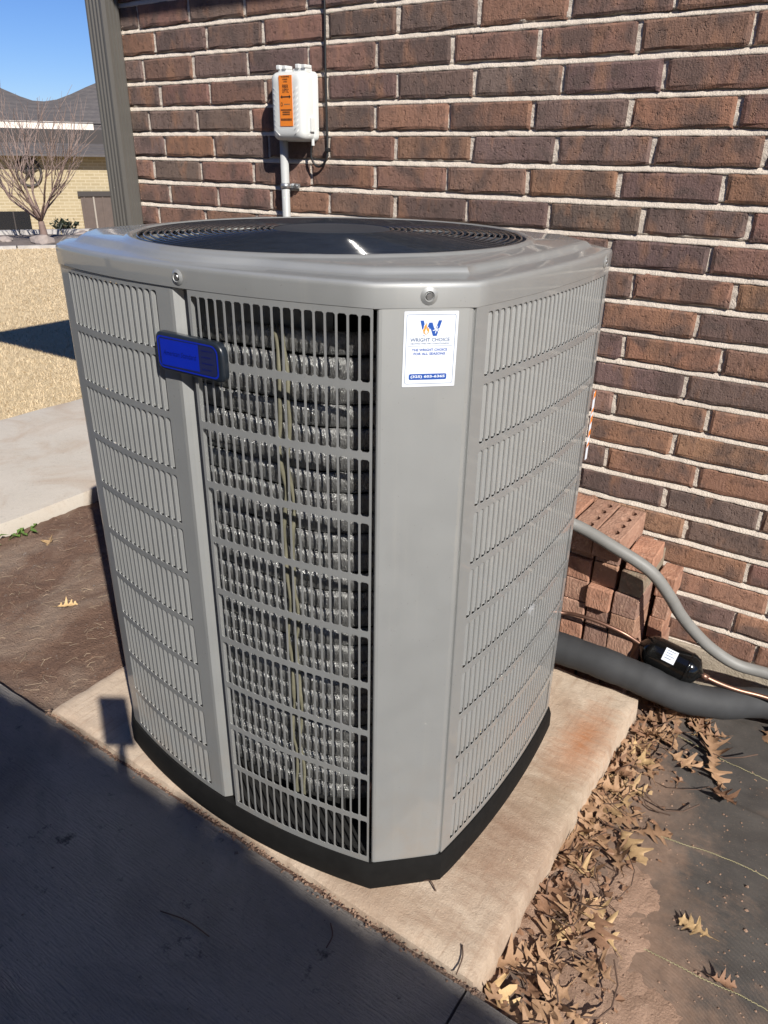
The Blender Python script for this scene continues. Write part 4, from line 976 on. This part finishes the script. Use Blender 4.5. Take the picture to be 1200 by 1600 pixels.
# oak leaves -------------------------------------------------------
HALF = [(.0, .010), (.10, .014), (.17, .07), (.215, .175), (.25, .16), (.275, .055), (.335, .050), (.385, .13), (.44, .31), (.475, .335), (.50, .27), (.515, .10), (.565, .085), (.62, .17), (.685, .30), (.725, .275), (.73, .12), (.78, .085), (.835, .13), (.88, .145), (.92, .07), (1.0, .004)]
def leaf_mesh(seed, curl, bend):
    rs = random.Random(seed); V = []; F = []; n = len(HALF)
    sl = [1+rs.uniform(-.25, .25) for _ in range(n)]; sr = [1+rs.uniform(-.25, .25) for _ in range(n)]
    ph = rs.uniform(0, 6); tw = rs.uniform(-.9, .9)
    for i, (x, y) in enumerate(HALF):
        for sgn, k in ((-1, sl[i]), (-.5, sl[i]), (0, 1), (.5, sr[i]), (1, sr[i])):
            yy = sgn*y*k; xx = x+.07*abs(sgn)*y*2*(rs.uniform(.6, 1.2) if abs(sgn) == 1 else .8)
            z = curl*(abs(yy)**1.6)*2.0+bend*math.sin(x*2.6+ph)*.16+tw*yy*(x-.5)*.9+.03*rs.uniform(-1, 1)*abs(sgn)
            if abs(sgn) == 1 and y > .12: z += curl*.06*math.sin(x*17+ph)
            V.append((xx-.5, yy, z))
    for i in range(n-1):
        for k in range(4): F.append((i*5+k, (i+1)*5+k, (i+1)*5+k+1, i*5+k+1))
    b = len(V)                                         # stalk
    for x, r in ((-.5, .008), (-.66, .006)):
        z0 = V[2][2] if x == -.5 else V[2][2]+.02
        V += [(x, r, z0), (x, -r*.6, z0+r), (x, -r*.6, z0-r)]
    F += [(b, b+1, b+4, b+3), (b+1, b+2, b+5, b+4), (b+2, b, b+3, b+5)]
    me = bpy.data.meshes.new('oak_leaf'); me.from_pydata(V, [], F); me.update(); me.polygons.foreach_set('use_smooth', [True]*len(F)); return me
LM = {}; GZ0 = -.08
for mk in ('leaf', 'leaf_dark', 'leaf_gold'):
    LM[mk] = []
    for s_ in range(7):
        me = leaf_mesh(s_*13+len(mk), random.Random(s_).uniform(-.3, .9), random.Random(s_+5).uniform(-.9, .9)); me.materials.append(M[mk]); LM[mk].append(me)
def leaf(x, y, size, mk, label, group=None, lift=0., tilt=.35, rot=None, me=None):
    me = me or random.choice(LM[mk]); o = bpy.data.objects.new('oak_leaf', me); COL.objects.link(o)
    o.location = (x, y, zg(x, y)+lift); o.scale = (size,)*3
    o.rotation_euler = (random.uniform(-tilt, tilt), random.uniform(-tilt, tilt), random.uniform(0, 6.28) if rot is None else rot)
    return tag(o, label, 'leaf', group)
DR = 'brown oak leaf in the drift along the edge of the concrete pad'
cnt = 0
for k in range(2000):
    if cnt >= 96: break
    y = random.uniform(-1.25, -.14); band = .072 if y > -.95 else .17
    if y > -.45: band = .20
    x = 1.395+abs(random.gauss(0, band*.55))
    if y < -1.03: x = 1.40+abs(random.gauss(0, .10))
    if y > -.28 and (x < 1.40 or x > 1.72): continue
    if y > -.28 and random.random() < .25: x = random.uniform(1.45, 1.72)
    if x > 1.40+band*1.25: continue
    near = math.exp(-((x-1.39)/.07)**2); cnt += 1
    mk = random.choices(('leaf', 'leaf_dark', 'leaf_gold'), (.58, .27, .15))[0]
    leaf(x, y, random.uniform(.068, .120), mk, DR, 'oak leaves drifted along the pad', lift=.004+.016*near*random.random(), tilt=.10+.26*near)
for x, y, s_, mk, lab, tl, lf in ((1.691, -.853, .075, 'leaf_gold', 'lone golden oak leaf lying flat on the bare weed fabric', .25, .012), (1.764, -.934, .055, 'leaf_dark', 'small dark curled oak leaf on the yellow thread near the picture edge', .8, .012),
                          (1.625, -.375, .105, 'leaf', 'tan oak leaf with spread lobes on the fabric by the upper yellow thread', .2, .012), (1.600, -.300, .12, 'leaf', 'broad oak leaf at the start of the upper yellow thread', .2, .014), (1.655, -.445, .10, 'leaf_dark', 'russet oak leaf on the fold of the weed fabric', .3, .012), (1.500, -.770, .11, 'leaf', 'dusty oak leaf half sunk in the sandy dirt below the middle thread', .25, .006),
                          (1.715, -.135, .10, 'leaf', 'pale oak leaf lying under the foam pipe near the wall', .3, .012), (1.545, -.655, .10, 'leaf', 'oak leaf at the start of the middle yellow thread', .3, .010), (1.52, -.73, .11, 'leaf_gold', 'upright curled oak leaf beside the dirt patch', .9, .02)):
    leaf(x, y, s_, mk, lab, None, lf, tl)
# twigs and crumbs among the leaves
g = G()
for k in range(60):
    y = random.uniform(-1.25, -.2); x = 1.395+abs(random.gauss(0, .07)); a = random.uniform(0, 6.28); Lh = random.uniform(.04, .16); z = zg(x, y)+random.uniform(.004, .03)
    p = [(x+math.cos(a+.25*i)*Lh*i/4, y+math.sin(a+.25*i)*Lh*i/4, z+.008*math.sin(i*1.4+k)) for i in range(5)]
    p = [q for q in p if q[0] > 1.388]
    if len(p) > 2: g.tube(p, random.uniform(.0008, .0020), 5)
tag(g.out('twig_litter', M['twig']), kind='stuff')
g = G()
for k in range(420):                                   # crushed leaf bits between the leaves
    y = random.uniform(-1.25, -.2); x = 1.392+abs(random.gauss(0, .075 if y > -1 else .13)); s_ = random.uniform(.003, .016); a = random.uniform(0, 6.28); c = Vector((x, y, zg(x, y)+random.uniform(.001, .010)))
    q = [c+Vector((math.cos(a+b)*s_*random.uniform(.4, 1), math.sin(a+b)*s_*random.uniform(.4, 1), random.uniform(-.3, .5)*s_)) for b in (0, 1.4, 2.9, 4.4)]; g.add(q, [(0, 1, 2), (0, 2, 3)])
tag(g.out('leaf_crumbs', M['leaf_dark']), kind='stuff')
def crumbs(name, n, xr, yr, fn, mat, smin, smax, cl=None):
    g = G()
    for k in range(n):
        x = random.uniform(*xr); y = random.uniform(*yr); s_ = random.uniform(smin, smax)*(1 if random.random() < .9 else 1.8); z = fn(x, y)
        q = [Vector((random.uniform(.6, 1)*s_*math.cos(a), random.uniform(.6, 1)*s_*math.sin(a), random.uniform(-.2, .3)*s_)) for a in (0, 1.25, 2.5, 3.8, 5.0)]
        c = Vector((x, y, z)); g.add([c+v for v in q]+[c+Vector((0, 0, s_*.75)), c-Vector((0, 0, s_*.5))], [(i, (i+1) % 5, 5) for i in range(5)]+[((i+1) % 5, i, 6) for i in range(5)])
    return tag(g.out(name, mat), kind='stuff')
zs_ = lambda x, y: zat(x, y, soil_z)
crumbs('soil_crumbs', 900, (-1.08, .10), (-1.25, -.1), zs_, M['soil'], .002, .006)
crumbs('pale_gravel', 700, (-1.0, .10), (-1.25, -.2), zs_, M['mulch'], .001, .004)
crumbs('dirt_crumbs', 500, (1.40, 1.95), (-1.25, -.3), zg, M['dirt'], .0012, .004)
g = G()
for k in range(300):                                   # bits of straw and dry weed on the soil
    x = random.uniform(-1.05, .10); y = random.uniform(-1.25, -.15)
    if y > -.8 and random.random() < .5: continue
    a = random.uniform(0, 6.28); Lh = random.uniform(.012, .06); z = zs_(x, y)+.004
    g.tube([(x, y, z), (x+math.cos(a)*Lh*.5, y+math.sin(a)*Lh*.5, z+.004), (x+math.cos(a+.3)*Lh, y+math.sin(a+.3)*Lh, z)], random.uniform(.0004, .0009), 4)
tag(g.out('straw_litter', M['straw']), kind='stuff')
for x, y, s_, lab in ((-.92, -.60, .075, 'small pale dead leaf on the red soil beside the walkway'), (-.42, -.86, .07, 'shrivelled pale leaf on the soil in front of the cabinet'), (-.20, -.70, .05, 'tiny dry leaf scrap on the red soil')):
    me = random.choice(LM['leaf_gold']); o = bpy.data.objects.new('dead_leaf', me); COL.objects.link(o); o.location = (x, y, zs_(x, y)+.008); o.scale = (s_,)*3; o.rotation_euler = (.2, .1, random.uniform(0, 6)); tag(o, lab, 'leaf')
# weeds at the foot of the walkway
wd = empty('weed', (-1.06, -.66, GZ), 'small green weed growing at the foot of the walkway edge', 'weed')
for k in range(16):
    a = random.uniform(-1.2, 1.2); bx, by = -1.085+random.uniform(0, .05), -.66+random.uniform(-.13, .13); ln = random.uniform(.025, .06); z = zs_(bx, by); c, s_ = math.cos(a), math.sin(a)
    V = [(bx, by-.004, z), (bx, by+.004, z), (bx+c*ln*.6-s_*.008, by+s_*ln*.6+c*.008, z+ln*.6), (bx+c*ln*.6+s_*.008, by+s_*ln*.6-c*.008, z+ln*.6), (bx+c*ln*1.2, by+s_*ln*1.2, z+ln*.45)]
    mesh('leaf_blade', V, [(0, 1, 2, 3), (3, 2, 4)], M['green'], wd)
# dirt and sand in the joint between pad and patio
g = G()
for k in range(900):
    x = random.uniform(.08, 1.40); y = -1.257+random.gauss(0, .007); s_ = random.uniform(.0015, .005); z = -.014+random.uniform(-.01, .004)
    q = [Vector((s_*math.cos(a)*random.uniform(.6, 1.1), s_*math.sin(a)*random.uniform(.6, 1.1), 0)) for a in (0, 1.5, 3.1, 4.6)]; c = Vector((x, y, z)); g.add([c+v for v in q]+[c+Vector((0, 0, s_*.8))], [(0, 1, 4), (1, 2, 4), (2, 3, 4), (3, 0, 4)])
tag(g.out('joint_sand', M['dirt']), kind='stuff')
g = G().box(.08, -1.262, -.12, 1.41, -1.250, -.018); tag(g.out('joint_fill', M['soil']), kind='structure')
g = G()
for k in range(320):
    x = random.uniform(-.6, 1.9); y = random.uniform(-2.4, -1.27); s_ = random.uniform(.0008, .0030)*(1 if random.random() < .93 else 2.2); c = Vector((x, y, -.0155)); q = [c+Vector((s_*math.cos(a)*random.uniform(.5, 1.2), s_*math.sin(a)*random.uniform(.5, 1.2), 0)) for a in (0, 1.5, 3.1, 4.6)]; g.add(q+[c+Vector((0, 0, s_*.7))], [(0, 1, 4), (1, 2, 4), (2, 3, 4), (3, 0, 4)])
tag(g.out('patio_grit', M['mulch']), kind='stuff')
# small twigs lying on the patio and pad
for pts, lab in (([(1.095, -1.305, -.012), (1.115, -1.325, -.010), (1.12, -1.35, -.012)], 'short forked twig lying on the shaded patio'), ([(1.335, -1.205, .004), (1.348, -1.228, .006), (1.354, -1.262, .005)], 'thin bent twig across the corner of the pad'), ([(.80, -1.48, -.012), (.86, -1.465, -.010), (.92, -1.462, -.012)], 'long thin twig on the shaded patio slab'), ([(1.20, -1.13, .004), (1.215, -1.125, .010), (1.235, -1.135, .004)], 'curled straw stem on the pad in front of the unit')):
    tag(G().tube(spline(pts, 5), .0014, 5).out('twig', M['twig'], None, True, pts[0]), lab, 'twig')
# pebbles under the copper tube
for k, (x, y) in enumerate(((1.535, -.10), (1.56, -.085), (1.585, -.10), (1.51, -.08), (1.60, -.07))):
    bm = bmesh.new(); bmesh.ops.create_icosphere(bm, subdivisions=2, radius=.016); 
    for v in bm.verts: v.co = Vector((v.co.x*1.2, v.co.y, v.co.z*.75))*(1+.35*mnoise.noise(v.co*60+Vector((k*7, 0, 0))))
    me = bpy.data.meshes.new('pebble'); bm.to_mesh(me); bm.free(); me.materials.append(M['pebble']); o = link('pebble', me); o.location = (x, y, GZ+.018); smooth(o)
    tag(o, 'salmon brick chip on the ground behind the black cylinder', 'pebble', 'brick chips by the footing')

# ================================================================= LAWN, BED, TREE
nb_ = 170000
s_ = 3.0+13.0*rng.random(nb_)**1.5; u = (rng.random(nb_)-.5)*(.9+.42*s_)
bx = CAM.x+DIRF[0]*s_+DIRE[0]*u; by = CAM.y+DIRF[1]*s_+DIRE[1]*u
keep = (bx < -2.37); bx, by, s_ = bx[keep], by[keep], s_[keep]; k = len(bx)
bz = lawn_z(bx, by); hgt = (.010+.016*rng.random(k)); a = rng.random(k)*6.283; wdt = .0008+.00017*s_; ln = .6+1.6*rng.random(k)
P0 = np.stack([bx-np.sin(a)*wdt, by+np.cos(a)*wdt, bz], -1); P1 = np.stack([bx+np.sin(a)*wdt, by-np.cos(a)*wdt, bz], -1)
P2 = np.stack([bx+np.cos(a)*hgt*ln, by+np.sin(a)*hgt*ln, bz+hgt], -1)
Vg = np.stack([P0, P1, P2], 1).reshape(-1, 3); me = bpy.data.meshes.new('grass'); me.vertices.add(len(Vg)); me.vertices.foreach_set('co', Vg.ravel())
me.loops.add(len(Vg)); me.loops.foreach_set('vertex_index', np.arange(len(Vg))); me.polygons.add(k); me.polygons.foreach_set('loop_start', np.arange(k)*3); me.polygons.foreach_set('loop_total', np.full(k, 3)); me.update(); me.validate()
tag(link('grass', me, M['blade']), kind='stuff')
def gp(s, u, z=None):
    x = CAM.x+DIRF[0]*s+DIRE[0]*u; y = CAM.y+DIRF[1]*s+DIRE[1]*u
    return (x, y, zat(x, y, lawn_z) if z is None else z)
bed = empty('flower_bed', gp(15.2, 0), 'raised flower bed with pale concrete edging at the far side of the lawn', 'flower bed')
def strip3(name, s0, s1, h, w_, mat):
    """edging built from separate blocks"""
    for k in range(14):
        ua, ub = -5+k*.72, -5+(k+1)*.72-.02; sa = s0+(s1-s0)*(k/14); V = []
        for z in (-.14, -.115+h):
            for (s__, u__) in ((sa, ua), (sa, ub), (sa+w_, ub), (sa+w_, ua)): V.append(gp(s__, u__, z))
        mesh(name, V, [(0, 3, 2, 1), (4, 5, 6, 7), (0, 1, 5, 4), (1, 2, 6, 5), (2, 3, 7, 6), (3, 0, 4, 7)], mat, bed)
strip3('edging_block', 14.35, 14.35, .05, .10, M['curb']); strip3('edging_block', 16.3, 16.3, .13, .16, M['curb'])
Vb = []; Fb = []; nn_ = 40
for j in range(14):
    for i in range(nn_): s__, u__ = 14.47+1.85*j/13, -5+10*i/(nn_-1); x, y, z = gp(s__, u__); Vb.append((x, y, -.07+.05*mnoise.noise(Vector((x*2.3, y*2.3, 0)))))
for j in range(13):
    for i in range(nn_-1): Fb.append((j*nn_+i, j*nn_+i+1, (j+1)*nn_+i+1, (j+1)*nn_+i))
mesh('mulch', Vb, Fb, M['mulch'], bed, True)
for k in range(26):
    u__ = random.uniform(-2.6, 2.0); s__ = random.uniform(14.7, 16.0); r = random.uniform(.05, .14) if k else .17
    if k == 0: u__, s__ = -.28, 14.75
    bm = bmesh.new(); bmesh.ops.create_icosphere(bm, subdivisions=2, radius=r)
    for v in bm.verts: v.co = Vector((v.co.x*1.25, v.co.y, v.co.z*.7))*(1+.5*mnoise.noise(v.co*9+Vector((k*3, 0, 0))))
    me = bpy.data.meshes.new('rock'); bm.to_mesh(me); bm.free(); me.materials.append(M['rock']); o = link('rock', me, None, bed); o.location = Vector(gp(s__, u__, -.05))-bed.location
# bare multi-stemmed tree
tb = Vector(gp(15.05, -.26, -.10))
tree = empty('bare_tree', tb, 'bare winter tree with many thin reddish stems in the flower bed', 'tree')
rs = random.Random(11); trunk = G(); limbs = G(); twg = G()
def grow(p, d, ln, r, depth):
    pts = [p]; n_ = 5; dd_ = d.copy()
    for i in range(n_):
        dd_ = (dd_+Vector((rs.uniform(-1, 1), rs.uniform(-1, 1), rs.uniform(-.3, .7)))*.11).normalized(); pts.append(pts[-1]+dd_*ln/n_)
    r1 = r*.60; (trunk if depth == 0 else limbs if depth <= 2 else twg).tube(pts, [r+(r1-r)*i/n_ for i in range(n_+1)], 8 if depth == 0 else 6 if depth < 3 else 4)
    if depth >= 5: return
    nb2 = {0: 7, 1: 3, 2: 3, 3: 2, 4: 2}[depth]
    for k in range(nb2):
        i = n_ if k == 0 or depth == 0 else rs.randint(1, n_); sp_ = 1.15 if depth == 0 else .28 if k == 0 else .72
        nd = (dd_+Vector((rs.uniform(-1, 1), rs.uniform(-1, 1), rs.uniform(-.15, .45)))*sp_).normalized()
        grow(pts[i], nd, {0: .64, 1: .56, 2: .46, 3: .42, 4: .36}[depth]*rs.uniform(.75, 1.2), {0: .027, 1: .015, 2: .009, 3: .0055, 4: .0036}[depth]*rs.uniform(.8, 1.15), depth+1)
grow(tb, Vector((0, 0, 1)), .36, .080, 0)
trunk.out('trunk', M['bark'], tree, True); limbs.out('limbs', M['bark'], tree, True); tag(twg.out('crown', M['twigs'], tree), kind='stuff')
# small dark shrub with an upright stem beside the door
sb = empty('dark_shrub', gp(16.9, .12, -.9), 'small dark leafy shrub standing before the tan house wall', 'shrub')
c0 = Vector(gp(16.9, .10, .02)); G().tube([Vector(gp(16.9, .10, -1.0)), c0], .03, 6).out('stem', M['bark'], sb)
g = G()
for k in range(260):
    v = Vector((rs.gauss(0, 1), rs.gauss(0, 1), rs.gauss(0, 1))).normalized()*rs.uniform(.05, .24); c = c0+Vector((v.x*1.1, v.y*1.1, v.z*.8)); q = [Vector((rs.uniform(-1, 1), rs.uniform(-1, 1), rs.uniform(-1, 1)))*.055 for _ in range(3)]; g.add([c+x for x in q], [(0, 1, 2)])
tag(g.out('crown', M['dark_leaf'], sb), kind='stuff')
# unseen phone inferred from its pad-corner shadow; slim tripod added to carry it
ph = empty('added_phone_tripod', (1.86, -2.19, -.016), 'unseen phone inferred from its shadow, on an added thin black tripod', 'tripod')
pc_ = Vector((.19, -1.128, 0))+SUN*(1.372/SUN.z)
fw = Vector((FWD.x, FWD.y, 0)).normalized(); rt = Vector((fw.y, -fw.x, 0)); V = []
for dz in (-.155, 0):
    for a, b in ((-.040, -.004), (.040, -.004), (.040, .004), (-.040, .004)): V.append(pc_+rt*a+fw*b+Vector((0, 0, dz)))
bevel(mesh('phone', V, [(0, 3, 2, 1), (4, 5, 6, 7), (0, 1, 5, 4), (1, 2, 6, 5), (2, 3, 7, 6), (3, 0, 4, 7)], M['gloss_black'], ph), .003)
hb = pc_+Vector((0, 0, -.165)); G().tube([hb, hb+Vector((0, 0, -.35))], .012, 10).out('column', M['cable'], ph)
for k in range(3):
    a = 2.1*k+.5; G().tube([hb+Vector((0, 0, -.30)), Vector((hb.x+.34*math.cos(a), hb.y-.05+.30*math.sin(a), -.014))], .008, 8).out('leg', M['cable'], ph)
